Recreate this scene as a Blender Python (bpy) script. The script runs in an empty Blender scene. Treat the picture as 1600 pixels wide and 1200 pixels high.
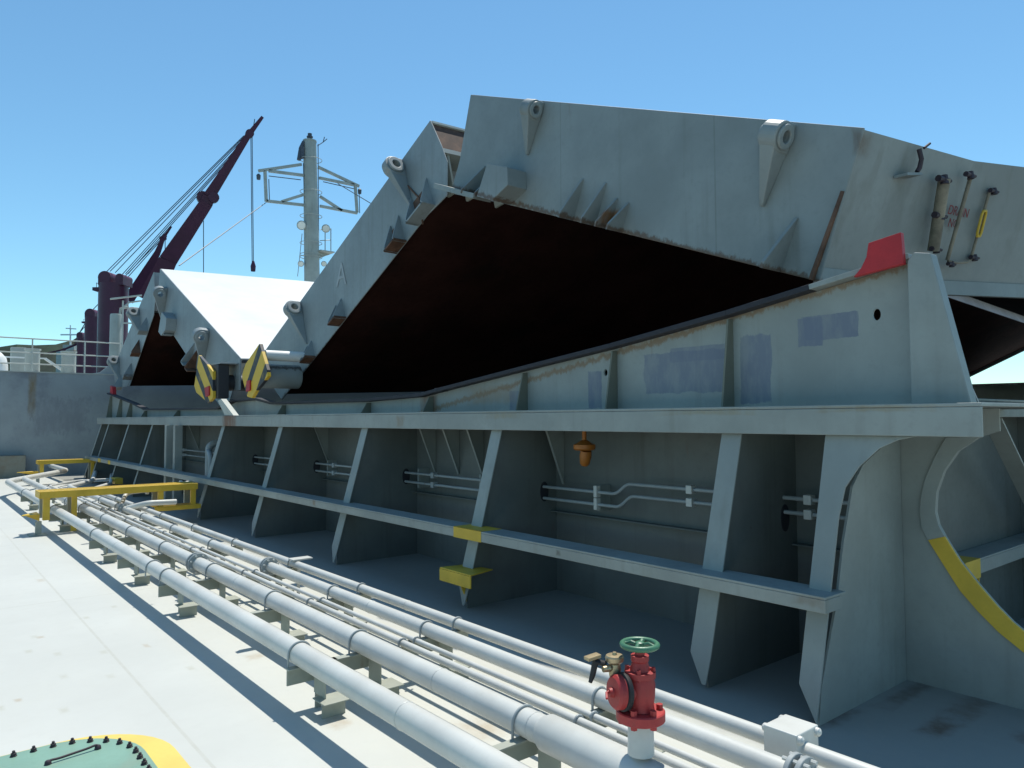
import bpy, bmesh, math, random
from mathutils import Vector, Matrix
random.seed(7)
SC = bpy.context.scene
COL = SC.collection
# ------------------------------------------------------------------ camera, sky, sun, exposure
EYE = Vector((0, 0, 1.75))
def _cam_axes():
    f = 1152.05
    d = lambda u, v: Vector(((u-800)/f, -(v-600)/f, -1)).normalized()
    Y = d(-150, 658); X = d(2200, 648); X = (X - Y*X.dot(Y)).normalized(); Z = X.cross(Y)
    return f, Matrix((X, Y, Z))
FPX, RM = _cam_axes()
cam = bpy.data.objects.new("Camera", bpy.data.cameras.new("Camera")); COL.objects.link(cam)
cam.data.sensor_width = 36; cam.data.lens = FPX*36/1600
cam.data.clip_start = 0.05; cam.data.clip_end = 5000
cam.matrix_world = Matrix.Translation(EYE) @ RM.to_4x4()
SC.camera = cam
SUN = Vector((0.34, 0.22, 1)).normalized()           # direction towards the sun
W = bpy.data.worlds.new("World"); SC.world = W; W.use_nodes = True
nt = W.node_tree; bg = nt.nodes["Background"]
sky = nt.nodes.new("ShaderNodeTexSky"); sky.sky_type = 'NISHITA'; sky.sun_disc = False
sky.sun_elevation = math.asin(SUN.z); sky.sun_rotation = math.atan2(SUN.x, SUN.y)
sky.air_density = 1.0; sky.dust_density = 0.0; sky.ozone_density = 3.0
tint = nt.nodes.new("ShaderNodeMix"); tint.data_type = 'RGBA'; tint.blend_type = 'MULTIPLY'; tint.inputs[0].default_value = 1
tint.inputs[7].default_value = (.88, 1.20, 1.17, 1)
nt.links.new(sky.outputs[0], tint.inputs[6]); nt.links.new(tint.outputs[2], bg.inputs[0]); bg.inputs[1].default_value = 0.121
sl = bpy.data.lights.new("Sun", 'SUN'); sl.energy = 4.4; sl.angle = math.radians(0.53); sl.color = (1, 0.965, 0.88)
so = bpy.data.objects.new("Sun", sl); COL.objects.link(so)
so.rotation_euler = SUN.to_track_quat('Z', 'Y').to_euler()
SC.view_settings.view_transform = 'Standard'; SC.view_settings.look = 'None'
SC.view_settings.exposure = 0.15; SC.view_settings.gamma = 1
SC.cycles.max_bounces = 8; SC.cycles.diffuse_bounces = 4
# points of the place measured on planes of known depth
def ray(u, v): return RM @ Vector(((u-800)/FPX, -(v-600)/FPX, -1))
def onx(u, v, x): r = ray(u, v); return EYE + r*(x/r.x)
def ony(u, v, y): r = ray(u, v); return EYE + r*(y/r.y)
def onz(u, v, z): r = ray(u, v); return EYE + r*((z-EYE.z)/r.z)

# ------------------------------------------------------------------ materials
def _mix(nt, a, b, fac):
    m = nt.nodes.new("ShaderNodeMix"); m.data_type = 'RGBA'
    for s, val in ((m.inputs[6], a), (m.inputs[7], b), (m.inputs[0], fac)):
        if isinstance(val, bpy.types.NodeSocket): nt.links.new(val, s)
        else: s.default_value = (*val, 1) if isinstance(val, tuple) else val
    return m.outputs[2]
def _math(nt, op, a, b=None, c=None, clamp=False):
    m = nt.nodes.new("ShaderNodeMath"); m.operation = op; m.use_clamp = clamp
    for i, val in enumerate((a, b, c)):
        if val is None: continue
        if isinstance(val, bpy.types.NodeSocket): nt.links.new(val, m.inputs[i])
        else: m.inputs[i].default_value = val
    return m.outputs[0]
def _vec(nt, op, a, b=None):
    m = nt.nodes.new("ShaderNodeVectorMath"); m.operation = op
    for i, val in enumerate((a, b)):
        if val is None: continue
        if isinstance(val, bpy.types.NodeSocket): nt.links.new(val, m.inputs[i])
        else: m.inputs[i].default_value = val
    return m.outputs['Value'] if op == 'DOT_PRODUCT' else m.outputs[0]
def _noise(nt, vec, scale, detail=4, rough=.6):
    n = nt.nodes.new("ShaderNodeTexNoise"); n.inputs['Scale'].default_value = scale
    n.inputs['Detail'].default_value = detail; n.inputs['Roughness'].default_value = rough
    nt.links.new(vec, n.inputs['Vector']); return n.outputs[0]
def _ramp(nt, val, lo, hi):
    m = nt.nodes.new("ShaderNodeMapRange"); m.interpolation_type = 'SMOOTHSTEP'
    nt.links.new(val, m.inputs[0]); m.inputs[1].default_value = lo; m.inputs[2].default_value = hi
    return m.outputs[0]
RUST = (0.16, 0.065, 0.025)
def paint(name, base, rough=.5, var=.12, scale=1.3, rust=0., spots=(), lines=(), bump=.12, metal=0., stripes=None,
          streak=.0, chips=0., dirt=None):
    """painted steel; spots = (centre, half size, soft, colour, strength, jitter); lines = (normal, offset, width, colour, strength)"""
    m = bpy.data.materials.new(name); m.use_nodes = True; nt = m.node_tree
    b = nt.nodes["Principled BSDF"]
    P = nt.nodes.new("ShaderNodeNewGeometry").outputs['Position']
    n1 = _noise(nt, P, scale, 6); n2 = _noise(nt, P, scale*14, 3)
    dark = tuple(c*(1-var) for c in base); light = tuple(min(1, c*(1+var)) for c in base)
    if stripes:
        nrm, k, off, col2, frac = stripes
        s = _math(nt, 'FRACT', _math(nt, 'MULTIPLY_ADD', _vec(nt, 'DOT_PRODUCT', P, nrm), k, off))
        c = _mix(nt, base, col2, _ramp(nt, s, frac-.01, frac+.01))
        c = _mix(nt, c, tuple(x*.6 for x in base), _math(nt, 'MULTIPLY', _ramp(nt, n1, .5, .75), .5))
    else:
        c = _mix(nt, dark, light, _ramp(nt, n1, .3, .7))
        c = _mix(nt, c, dark, _math(nt, 'MULTIPLY', _ramp(nt, n2, .5, .8), .5))
    if dirt:
        c = _mix(nt, c, dirt[0], _math(nt, 'MULTIPLY', _ramp(nt, _noise(nt, P, dirt[2], 7, .65), .48, .72), dirt[1]))
    if streak:
        q = _vec(nt, 'MULTIPLY', P, (7, 7, .5))
        s = _ramp(nt, _noise(nt, q, 1.0, 3), .52, .75)
        c = _mix(nt, c, tuple(x*.62 for x in (base[0]*1.05, base[1], base[2]*.9)), _math(nt, 'MULTIPLY', s, streak))
    if rust:
        q = _vec(nt, 'MULTIPLY', P, (2.6, 2.6, .55))
        s = _ramp(nt, _noise(nt, q, 1.7, 5), .66, .76)
        c = _mix(nt, c, RUST, _math(nt, 'MULTIPLY', s, rust))
    if chips:
        c = _mix(nt, c, (.07, .035, .02), _math(nt, 'MULTIPLY', _ramp(nt, _noise(nt, P, 9, 6, .7), .70, .74), chips))
    for (ce, h, soft, colr, st, jit) in spots:
        d = _vec(nt, 'ABSOLUTE', _vec(nt, 'DIVIDE', _vec(nt, 'SUBTRACT', P, ce), h))
        sp = nt.nodes.new("ShaderNodeSeparateXYZ"); nt.links.new(d, sp.inputs[0])
        mx = _math(nt, 'MAXIMUM', _math(nt, 'MAXIMUM', sp.outputs[0], sp.outputs[1]), sp.outputs[2])
        q = _vec(nt, 'MULTIPLY', P, (11, 11, 5))
        mx = _math(nt, 'ADD', mx, _math(nt, 'MULTIPLY', _math(nt, 'SUBTRACT', _noise(nt, q, 1, 5), .5), jit))
        f = _math(nt, 'SUBTRACT', 1, _ramp(nt, mx, 1-soft, 1))
        if jit > .05: f = _math(nt, 'MULTIPLY', f, _math(nt, 'MULTIPLY_ADD', _ramp(nt, _noise(nt, _vec(nt, 'MULTIPLY', P, (5, 5, 1.6)), 1.6, 5, .7), .35, .6), .45, .55))
        c = _mix(nt, c, colr, _math(nt, 'MULTIPLY', f, st))
    for (nrm, off, wid, colr, st) in lines:
        d = _math(nt, 'SUBTRACT', _vec(nt, 'DOT_PRODUCT', P, nrm), off)
        d = _math(nt, 'ADD', d, _math(nt, 'MULTIPLY', _math(nt, 'SUBTRACT', _noise(nt, _vec(nt, 'MULTIPLY', P, (9, 9, 5)), 1.6, 8, .75), .5), wid*5))
        f = _math(nt, 'SUBTRACT', 1, _ramp(nt, _math(nt, 'ABSOLUTE', d), wid*.2, wid*1.1))
        c = _mix(nt, c, colr, _math(nt, 'MULTIPLY', f, st))
    nt.links.new(c, b.inputs['Base Color'])
    r = _math(nt, 'MULTIPLY_ADD', n2, .22, rough-.1); nt.links.new(r, b.inputs['Roughness'])
    b.inputs['Metallic'].default_value = metal
    if bump:
        bp = nt.nodes.new("ShaderNodeBump"); bp.inputs['Strength'].default_value = bump; bp.inputs['Distance'].default_value = .02
        h = _math(nt, 'ADD', _noise(nt, P, 1.6, 2), _math(nt, 'MULTIPLY', n2, .12))
        nt.links.new(h, bp.inputs['Height']); nt.links.new(bp.outputs[0], b.inputs['Normal'])
    return m

GREY = (.26, .283, .265)
FRESH = (.135, .158, .21)
M = {}
M['coaming'] = paint('coaming paint', GREY, rust=.45, streak=.3, dirt=((.21, .225, .205), .4, 1.6), spots=[
    ((4.42, 3.2, 1.79), (.1, .5, .03), .8, (.24, .19, .10), .6, 1.4), ((4.42, 5.5, 1.78), (.1, .4, .05), .8, (.24, .19, .10), .5, 1.4), ((4.42, 2.0, 1.8), (.1, .4, .025), .8, (.24, .18, .09), .5, 1.4), ((4.42, 7.4, 1.72), (.1, .12, .1), .8, (.20, .12, .05), .5, 1.2),
    ((4.06, 4.35, .68), (.1, .035, .03), .8, (.05, .04, .03), .9, 1.2), ((4.06, 8.9, .69), (.1, .06, .05), .8, (.16, .09, .05), .7, 1.2), ((4.06, 2.25, .69), (.1, .12, .04), .8, (.17, .13, .09), .6, 1.4),
    ((4.42, 13.2, 1.72), (.3, .42, .14), .5, RUST, .95, .5), ((4.5, 13.2, 1.9), (.4, .3, .2), .5, RUST, .6, .6)], chips=.25)
M['shade_grey'] = paint('coaming grey with painted shade', (.120, .133, .125), rust=.35, streak=.5, chips=.3, dirt=((.105, .10, .09), .5, 1.2))  # darker copy of the coaming grey, with the shade of the bays painted in
M['ramp'] = paint('ramp paint', GREY, rust=.4, streak=.35, spots=[
    ((4.75, 2.43, 2.355), (.1, .20, .085), .05, FRESH, .9, .45), ((4.75, 2.57, 2.33), (.1, .09, .10), .05, FRESH, .9, .45),
    ((4.75, 3.63, 2.11), (.1, .42, .17), .06, FRESH, .8, .45), ((4.75, 3.50, 2.25), (.1, .27, .06), .1, FRESH, .7, .2),
    ((4.75, 2.99, 2.10), (.1, .13, .255), .06, FRESH, .85, .45), ((4.75, 4.60, 2.0), (.1, .085, .17), .06, FRESH, .9, .45),
    ((4.75, 5.69, 1.93), (.1, .12, .10), .06, FRESH, .85, .45),
    ((4.75, 7.3, 1.92), (.2, .22, .15), .5, RUST, .75, .6), ((4.75, 6.1, 2.0), (.2, .5, .12), .6, (.25, .17, .09), .5, .8)],
    lines=[((0, -.155, -.988), -2.955, .035, (.20, .13, .07), .8)])
M['stiff'] = paint('rusty stiffener paint', (.15, .155, .12), rough=.6, rust=.9, streak=.6, chips=.5)
M['rubber'] = paint('black bar', (.022, .022, .028), rough=.7, bump=.1)
M['cover'] = {}
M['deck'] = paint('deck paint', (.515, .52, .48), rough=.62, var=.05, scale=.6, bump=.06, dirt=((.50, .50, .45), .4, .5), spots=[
    ((2.9, 7, 0), (1.3, 9, .1), .8, (.55, .54, .47), .6, .5), ((13.6, 7, 0), (10.1, 22, .1), .02, (.25, .25, .225), .9, .01),  # the large grey patch is shade beside the coaming, painted into the deck colour
    ((4.55, 1.75, 0), (.22, .10, .1), .9, (.13, .075, .045), .85, 1.0), ((5.0, 1.75, 0), (.35, .12, .1), .9, (.13, .08, .05), .6, 1.2),
    ((4.75, 1.35, 0), (.12, .14, .1), .9, (.12, .07, .05), .7, 1.2), ((5.0, 2.08, 0), (.5, .08, .1), .9, (.10, .06, .04), .6, 1.0),
    ((4.25, 2.2, 0), (.25, .1, .1), .9, (.10, .06, .04), .7, 1.0)]
    + [((onz(u, v, 0).x, onz(u, v, 0).y, 0), (.035, .075, .1), .9, (.40, .39, .31), .55, .5) for (u, v) in
       ((162, 1019), (90, 1022), (100, 1057), (173, 1057), (100, 1110), (298, 1044), (53, 995), (0, 1107), (135, 965), (178, 948), (45, 1018))]
    + [((1.25, 5.5, 0), (.014, 12, .1), .6, (.40, .39, .33), .5, .5), ((-1, 8.4, 0), (6, .014, .1), .6, (.40, .39, .33), .45, .4), ((-1, 14.6, 0), (6, .02, .1), .6, (.40, .39, .33), .45, .4)]
    + [((x, y, 0), (rx, ry, .1), .9, (.36, .27, .16), .5, 1.3) for (x, y, rx, ry) in ((1.98, 4.0, .10, .12), (2.05, 5.5, .09, .10), (1.5, 6.3, .03, .09), (2.36, 4.05, .12, .1), (1.66, 13.3, .15, .2), (2.45, 2.6, .2, .12), (1.2, 9.6, .05, .14), (.9, 7.1, .04, .05), (2.6, 3.4, .2, .2), (.6, 5.6, .03, .05))])
M['pipe'] = paint('pipe paint', (.565, .565, .525), rough=.42, var=.07, scale=3, bump=.05, chips=.25, dirt=((.45, .43, .38), .35, 2.5))
M['clamp'] = paint('clamp paint', (.30, .33, .33), rough=.5, rust=.9)
M['support'] = paint('support paint', (.33, .345, .29), rough=.6, rust=.5, chips=.3)
M['yellow'] = paint('yellow paint', (.62, .40, .035), rough=.5, var=.12, scale=3, rust=.3, chips=.3)
M['orange'] = paint('orange paint', (.34, .11, .01), rough=.5, scale=4)
M['red'] = paint('red paint', (.40, .034, .032), rough=.5, var=.22, scale=7, bump=.25, chips=.45, dirt=((.16, .03, .025), .55, 14))
M['stopred'] = paint('stopper red', (.42, .015, .02), rough=.5, scale=5, chips=.6)
M['green'] = paint('handwheel green', (.055, .17, .095), rough=.4, scale=9, chips=.3)
M['hatchgreen'] = paint('manhole green', (.19, .33, .255), rough=.5, var=.1, scale=2, bump=.04, dirt=((.25, .28, .2), .4, 3))
M['ringyellow'] = paint('ring yellow', (.70, .52, .12), rough=.55, var=.06, scale=3, bump=.03)
M['bolt'] = paint('rusty bolt', (.035, .022, .03), rough=.6, scale=20, bump=.1)
M['black'] = paint('black rubber', (.012, .012, .014), rough=.6)
M['brass'] = paint('brass', (.45, .36, .22), rough=.4, metal=.7, scale=12)
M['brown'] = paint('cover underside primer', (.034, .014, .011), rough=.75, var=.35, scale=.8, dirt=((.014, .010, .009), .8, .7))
M['hold'] = paint('hold primer', (.035, .016, .012), rough=.85, bump=0)
M['rustbar'] = paint('rusty bar', (.12, .06, .035), rough=.7, scale=6, var=.4)
M['wall'] = paint('bulkhead paint', (.29, .325, .335), rough=.6, var=.08, dirt=((.15, .16, .185), .8, .55), rust=.15, spots=[
    ((2.35+.75, 27.6, 2.6), (.14, .4, .9), .7, (.20, .145, .07), .85, .5), ((3.9, 27.6, 1.9), (.9, .5, .65), .35, (.17, .18, .205), .5, 1.3)])
M['white'] = paint('white paint', (.78, .79, .77), rough=.5, var=.06)
M['cream'] = paint('cream paint', (.42, .44, .40), rough=.5, var=.1, rust=.3)
M['crane'] = paint('maroon crane paint', (.10, .015, .042), rough=.45, var=.2, scale=.4, bump=.02)
M['jib'] = paint('dark jib paint', (.085, .010, .042), rough=.45, var=.2, scale=.4, bump=.02)
M['mast'] = paint('mast paint', (.34, .37, .34), rough=.5, var=.12, scale=1.5, streak=.4)
M['cable'] = paint('wire rope', (.06, .07, .09), rough=.5, bump=0)
M['glass'] = paint('lamp glass', (.75, .75, .68), rough=.2, bump=0)
M['sea'] = paint('sea water', (.02, .06, .085), rough=.15, var=.2, scale=.05, bump=.3)
M['tree'] = paint('tree leaves', (.012, .028, .014), rough=.9, var=.5, scale=.12, bump=0)
M['hull'] = paint('ship hull', (.05, .02, .025), rough=.6, bump=0)
def stripemat(name, p, q, k, off):
    d = (Vector(q)-Vector(p)); n = Vector((0, -d.z, d.y)).normalized()
    return paint(name, (.66, .42, .03), rough=.5, var=.1, scale=4, stripes=(tuple(n), k, off, (.02, .022, .03), .62), chips=.3)

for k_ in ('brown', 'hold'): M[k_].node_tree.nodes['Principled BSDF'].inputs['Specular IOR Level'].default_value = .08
# ------------------------------------------------------------------ mesh builder
class MB:
    def __init__(s): s.bm = bmesh.new(); s.smooth = False
    def box(s, lo, hi):
        x0, y0, z0 = lo; x1, y1, z1 = hi
        v = [s.bm.verts.new(p) for p in ((x0,y0,z0),(x1,y0,z0),(x1,y1,z0),(x0,y1,z0),(x0,y0,z1),(x1,y0,z1),(x1,y1,z1),(x0,y1,z1))]
        for f in ((0,3,2,1),(4,5,6,7),(0,1,5,4),(1,2,6,5),(2,3,7,6),(3,0,4,7)): s.bm.faces.new([v[i] for i in f])
        return s
    def obox(s, c, ax, ay, az):
        """box at centre c with half-axis vectors"""
        c = Vector(c); ax = Vector(ax); ay = Vector(ay); az = Vector(az)
        v = [s.bm.verts.new(c+ax*i+ay*j+az*k) for (i,j,k) in ((-1,-1,-1),(1,-1,-1),(1,1,-1),(-1,1,-1),(-1,-1,1),(1,-1,1),(1,1,1),(-1,1,1))]
        for f in ((0,3,2,1),(4,5,6,7),(0,1,5,4),(1,2,6,5),(2,3,7,6),(3,0,4,7)): s.bm.faces.new([v[i] for i in f])
        return s
    def bar(s, a, b, w, h, up=(0,0,1)):
        a = Vector(a); b = Vector(b); d = (b-a); u = d.normalized().cross(Vector(up)).normalized(); n = u.cross(d.normalized())
        return s.obox((a+b)/2, d/2, u*w/2, n*h/2)
    def plate(s, pts, o, u, v, n, holes=()):
        """flat plate: 2-D outline (and holes) on origin o with axes u, v, given thickness vector n"""
        o = Vector(o); u = Vector(u); v = Vector(v); n = Vector(n)
        loops = [pts]+list(holes); bm = s.bm; A = []; edges = []
        for L in loops:
            vs = [bm.verts.new(o+u*p[0]+v*p[1]) for p in L]; A.append(vs)
            edges += [bm.edges.new((vs[i], vs[(i+1) % len(vs)])) for i in range(len(vs))]
        if holes:
            r = bmesh.ops.triangle_fill(bm, use_beauty=True, use_dissolve=False, edges=edges)
            fs = [g for g in r['geom'] if isinstance(g, bmesh.types.BMFace)]
        else: fs = [bm.faces.new(A[0])]
        mp = {}
        for vs in A:
            for a in vs: mp[a] = bm.verts.new(a.co+n)
        for f in fs: bm.faces.new([mp[a] for a in reversed(f.verts)])
        for vs in A:
            for i in range(len(vs)):
                a, b = vs[i], vs[(i+1) % len(vs)]; bm.faces.new((a, b, mp[b], mp[a]))
        return s
    def tube(s, path, r, seg=14, cap=True):
        path = [Vector(p) for p in path]; R = r if isinstance(r, (list, tuple)) else [r]*len(path)
        rings = []; ref = None
        for i, p in enumerate(path):
            d = (path[min(i+1, len(path)-1)]-path[max(i-1, 0)]).normalized()
            if ref is None: ref = d.orthogonal().normalized()
            ref = (ref - d*ref.dot(d)).normalized(); b = d.cross(ref)
            k = 1.0
            if 0 < i < len(path)-1:
                c = (path[i+1]-path[i]).normalized().dot((path[i]-path[i-1]).normalized()); k = 1/max(.5, math.sqrt((1+c)/2))
            rings.append([s.bm.verts.new(p+(ref*math.cos(2*math.pi*j/seg)+b*math.sin(2*math.pi*j/seg))*R[i]*(k if k < 1.2 else 1.1)) for j in range(seg)])
        for a, b in zip(rings, rings[1:]):
            for j in range(seg):
                f = s.bm.faces.new((a[j], a[(j+1) % seg], b[(j+1) % seg], b[j])); f.smooth = True
        if cap: s.bm.faces.new(list(reversed(rings[0]))); s.bm.faces.new(rings[-1])
        s.smooth = True; return s
    def cyl(s, a, b, r, r2=None, seg=20): return s.tube([a, b], [r, r if r2 is None else r2], seg)
    def lathe(s, c, axis, prof, seg=24):
        """prof = (distance along axis, radius) pairs, closed with caps"""
        c = Vector(c); d = Vector(axis).normalized(); u = d.orthogonal().normalized(); w = d.cross(u); rings = []
        for (h, r) in prof:
            rings.append([s.bm.verts.new(c+d*h+(u*math.cos(2*math.pi*j/seg)+w*math.sin(2*math.pi*j/seg))*r) for j in range(seg)])
        for a, b in zip(rings, rings[1:]):
            for j in range(seg):
                f = s.bm.faces.new((a[j], a[(j+1) % seg], b[(j+1) % seg], b[j])); f.smooth = True
        s.bm.faces.new(list(reversed(rings[0]))); s.bm.faces.new(rings[-1]); s.smooth = True; return s
    def torus(s, c, axis, R, r, seg=32, sg=10, arc=(0, 2*math.pi), u=None):
        c = Vector(c); d = Vector(axis).normalized(); u = Vector(u).normalized() if u else d.orthogonal().normalized(); w = d.cross(u)
        full = arc[1]-arc[0] > 6.28; n = seg if full else seg+1; rings = []
        for i in range(n):
            t = arc[0]+(arc[1]-arc[0])*i/seg; e = u*math.cos(t)+w*math.sin(t)
            rings.append([s.bm.verts.new(c+e*(R+r*math.cos(2*math.pi*j/sg))+d*r*math.sin(2*math.pi*j/sg)) for j in range(sg)])
        for i in range(n if full else n-1):
            a, b = rings[i], rings[(i+1) % n]
            for j in range(sg):
                f = s.bm.faces.new((a[j], a[(j+1) % sg], b[(j+1) % sg], b[j])); f.smooth = True
        if not full: s.bm.faces.new(rings[0]); s.bm.faces.new(list(reversed(rings[-1])))
        s.smooth = True; return s
BASE = {}
def finish(mb, name, mat, origin=(0, 0, 0), bevel=0):
    bm = mb.bm; bmesh.ops.recalc_face_normals(bm, faces=bm.faces[:])
    bmesh.ops.translate(bm, verts=bm.verts[:], vec=-Vector(origin))
    me = bpy.data.meshes.new(name); bm.to_mesh(me); bm.free()
    if mb.smooth: me.set_sharp_from_angle(angle=math.radians(38))
    me.materials.append(mat)
    o = bpy.data.objects.new(name, me); COL.objects.link(o)
    if bevel:
        b = o.modifiers.new("Bevel", 'BEVEL'); b.width = bevel; b.segments = 2; b.limit_method = 'ANGLE'; b.angle_limit = math.radians(40)
    return o
def tag(o, label, cat, group=None, kind=None):
    if label: o['label'] = label
    if cat: o['category'] = cat
    if group: o['group'] = group
    if kind: o['kind'] = kind
    return o
def thing(name, label, cat, loc=(0, 0, 0), group=None):
    o = bpy.data.objects.new(name, None); COL.objects.link(o); o.location = loc; o.empty_display_size = .1
    BASE[o.name] = Vector(loc); return tag(o, label, cat, group)
def part(parent, name, mb, mat, bevel=0, label=None):
    b = BASE[parent.name]; o = finish(mb, name, mat, b, bevel); o.parent = parent; BASE[o.name] = b
    if label: o['label'] = label
    return o
def solo(name, mb, mat, label, cat, group=None, bevel=0, origin=(0, 0, 0)):
    o = finish(mb, name, mat, origin, bevel); o.location = origin; return tag(o, label, cat, group)
def struct(name, mb, mat):
    o = finish(mb, name, mat); o['kind'] = 'structure'; return o
def dup(root, delta, label, group=None):
    r = root.copy(); COL.objects.link(r); r.location = Vector(root.location)+Vector(delta); r['label'] = label
    if group: r['group'] = group
    def rec(a, b):
        for ch in a.children:
            c = ch.copy(); COL.objects.link(c); c.parent = b; rec(ch, c)
    rec(root, r); return r
def ell(cx, cy, rx, ry, n=20): return [(cx+rx*math.cos(2*math.pi*i/n), cy+ry*math.sin(2*math.pi*i/n)) for i in range(n)]
X3, Y3, Z3 = Vector((1, 0, 0)), Vector((0, 1, 0)), Vector((0, 0, 1))

# ------------------------------------------------------------------ setting: deck, hold, forecastle deck, sea, hills
XS = 31.0
HX0, HX1, HY0, HY1 = 5.22, XS, 2.22, 25.6      # hatch opening
mb = MB()
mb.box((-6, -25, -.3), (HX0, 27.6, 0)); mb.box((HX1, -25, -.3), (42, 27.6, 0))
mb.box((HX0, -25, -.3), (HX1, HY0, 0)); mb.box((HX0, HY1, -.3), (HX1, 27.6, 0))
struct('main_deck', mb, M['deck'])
mb = MB()
mb.box((HX0-.3, HY0-.3, -14), (HX1+.3, HY1+.3, -13.7)); mb.box((HX0-.3, HY0-.3, -13.7), (HX0, HY1+.3, -.31))
mb.box((HX1, HY0-.3, -13.7), (HX1+.3, HY1+.3, -.31)); mb.box((HX0, HY0-.3, -13.7), (HX1, HY0, -.31)); mb.box((HX0, HY1, -13.7), (HX1, HY1+.3, -.31))
struct('cargo_hold', mb, M['hold'])
mb = MB(); mb.plate([(-6, 27.75), (42, 27.75), (36, 45), (18, 62), (0, 45)], (0, 0, 3.05), X3, Y3, (0, 0, .2)); struct('forecastle_deck', mb, M['deck'])
mb = MB(); mb.box((-3000, -3000, -9.2), (3000, 3000, -9)); struct('sea', mb, M['sea'])
mb = MB()
pts = [(-260, -10)]
for i in range(61):
    x = -260+i*9; pts.append((x, 39+10*math.sin(i*.21)+5*math.sin(i*.67+1)+2.5*math.sin(i*1.7)))
pts.append((280, -10))
for y0 in (420,):
    rows = []
    for k, (dy, hs) in enumerate(((0, 0), (25, .55), (60, 1), (140, .4))):
        rows.append([mb.bm.verts.new((p[0]*1.0, y0+dy+random.uniform(-4, 4), -9+(p[1]+9)*hs*random.uniform(.92, 1.06))) for p in pts[1:-1]])
    for a, b in zip(rows, rows[1:]):
        for i in range(len(a)-1): mb.bm.faces.new((a[i], a[i+1], b[i+1], b[i]))
struct('wooded_hill', mb, M['tree'])

# ------------------------------------------------------------------ hatch coaming
co = thing('hatch_coaming', 'grey steel hatch coaming with stays, ledge and rising ramp plate beside the deck pipes', 'hatch coaming', (5.2, 2.2, 0))
XF = 4.42
def facex(z): return 4.03+.275*z
mb = MB()
mb.box((5.20, HY0, 0), (5.22, HY1, 1.80)); mb.box((XS, HY0, 0), (XS+.02, HY1, 1.80))
mb.box((5.20, HY0-.02, 0), (XS+.02, HY0, 1.80)); mb.box((5.20, HY1, 0), (XS+.02, HY1+.02, 1.80))
part(co, 'coaming_plate', mb, M['shade_grey'])
mb = MB(); mb.box((XF, 1.44, 1.805), (5.24, 24.75, 1.825)); tf = part(co, 'top_flange', mb, M['coaming'], .004)
mb = MB(); mb.box((XF, 1.44, 1.64), (XF+.018, 24.75, 1.803)); part(tf, 'flange_lip', mb, M['coaming'], .004)
mb = MB(); mb.box((XS-.198, 1.44, 1.805), (XS+.8, HY1+.6, 1.825)); part(co, 'top_flange', mb, M['coaming'], .004)
mb = MB(); mb.box((5.242, 1.20, 1.80), (6.1, 1.838, 1.815)); part(co, 'sun_blocker', mb, M['shade_grey'])  # added plate, mostly unseen, blocks a sun patch on the deck corner
mb = MB(); mb.box((5.242, 1.84, 1.855), (XS-.2, 2.5, 1.872)); mb.box((5.242, 1.84, 1.745), (XS-.2, 1.856, 1.853)); part(co, 'end_flange', mb, M['shade_grey'], .003)
def stay(y, w=.14, near=False, cut=True, xo=0):
    mb = MB()
    H = []
    pts = [(5.198, 0), (5.198, 1.80), (facex(1.64)+.0, 1.80), (facex(1.64), 1.64), (facex(.2), .2), (facex(0)+.04, 0)]
    if near: pts = [(5.198, 0), (5.198, 1.60), (4.95, 1.56), (4.66, 1.45), (4.52, 1.325), (4.385, .99), (4.29, .66), (facex(.2), .2), (4.05, 0)]
    mb.plate(pts, (0, y, 0), X3, Z3, (0, .015, 0), H)
    st = part(co, 'stay', mb, M['coaming'] if near else M['shade_grey'])
    if cut: mb = MB(); mb.plate(ell(5.03, 1.01, .055, .10, 20), (0, y-.006, 0), X3, Z3, (0, .006, 0)); part(st, 'dark_hole_disc', mb, M['rubber'])  # dark disc standing in for the shaded opening around the pipes
    mb = MB()
    if near: q = [(y-.0, .015), (y+.13, .2), (y+.14, 1.64), (y-.40, 1.638), (y-.30, 1.615), (y-.20, 1.565), (y-.09, 1.45), (y-.02, 1.325), (y-.0, 1.15)]
    else: q = [(y-.01, .03), (y+.02, .03), (y+w, .2), (y+w, 1.64), (y-.02, 1.64), (y-.02, .2)]
    u = Vector((.275, 0, 1))
    mb.plate(q, (4.03-.016, 0, 0), Y3, u, (.014, 0, 0))
    part(st, 'face_plate', mb, M['coaming'], .003)
stay(2.19, near=True, cut=False)
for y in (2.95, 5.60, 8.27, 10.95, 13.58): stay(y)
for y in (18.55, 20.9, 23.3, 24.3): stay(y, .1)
for y in (16.1, 16.75):                                      # upright box posts
    mb = MB(); mb.box((4.30, y, .0), (4.45, y+.14, 1.64)); part(co, 'box_post', mb, M['coaming'], .004)
for y in (13.88, 11.19, 10.89, 8.46, 7.83, 7.32, 6.83, 5.48, 19.6, 17.5):        # small tripping brackets under the flange
    mb = MB(); mb.plate([(4.90, 1.80), (5.198, 1.08), (5.198, 1.80)], (0, y, 0), X3, Z3, (0, .012, 0))
    mb.bar((4.893, y+.006, 1.80), (5.19, y+.006, 1.083), .03, .008); part(co, 'tripping_bracket', mb, M['coaming'])
mb = MB()                                                    # mid-height ledge
mb.box((4.055, 2.14, .712), (4.30, 24.35, .728)); mb.box((4.055, 2.14, .635), (4.069, 24.35, .711)); mb.box((4.07, 2.14, .635), (4.24, 2.154, .711))
part(co, 'ledge', mb, M['coaming'], .003)
mb = MB(); mb.box((5.12, 2.3, .80), (5.199, 25.0, .812)); part(co, 'wall_stiffener', mb, M['shade_grey'])
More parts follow.
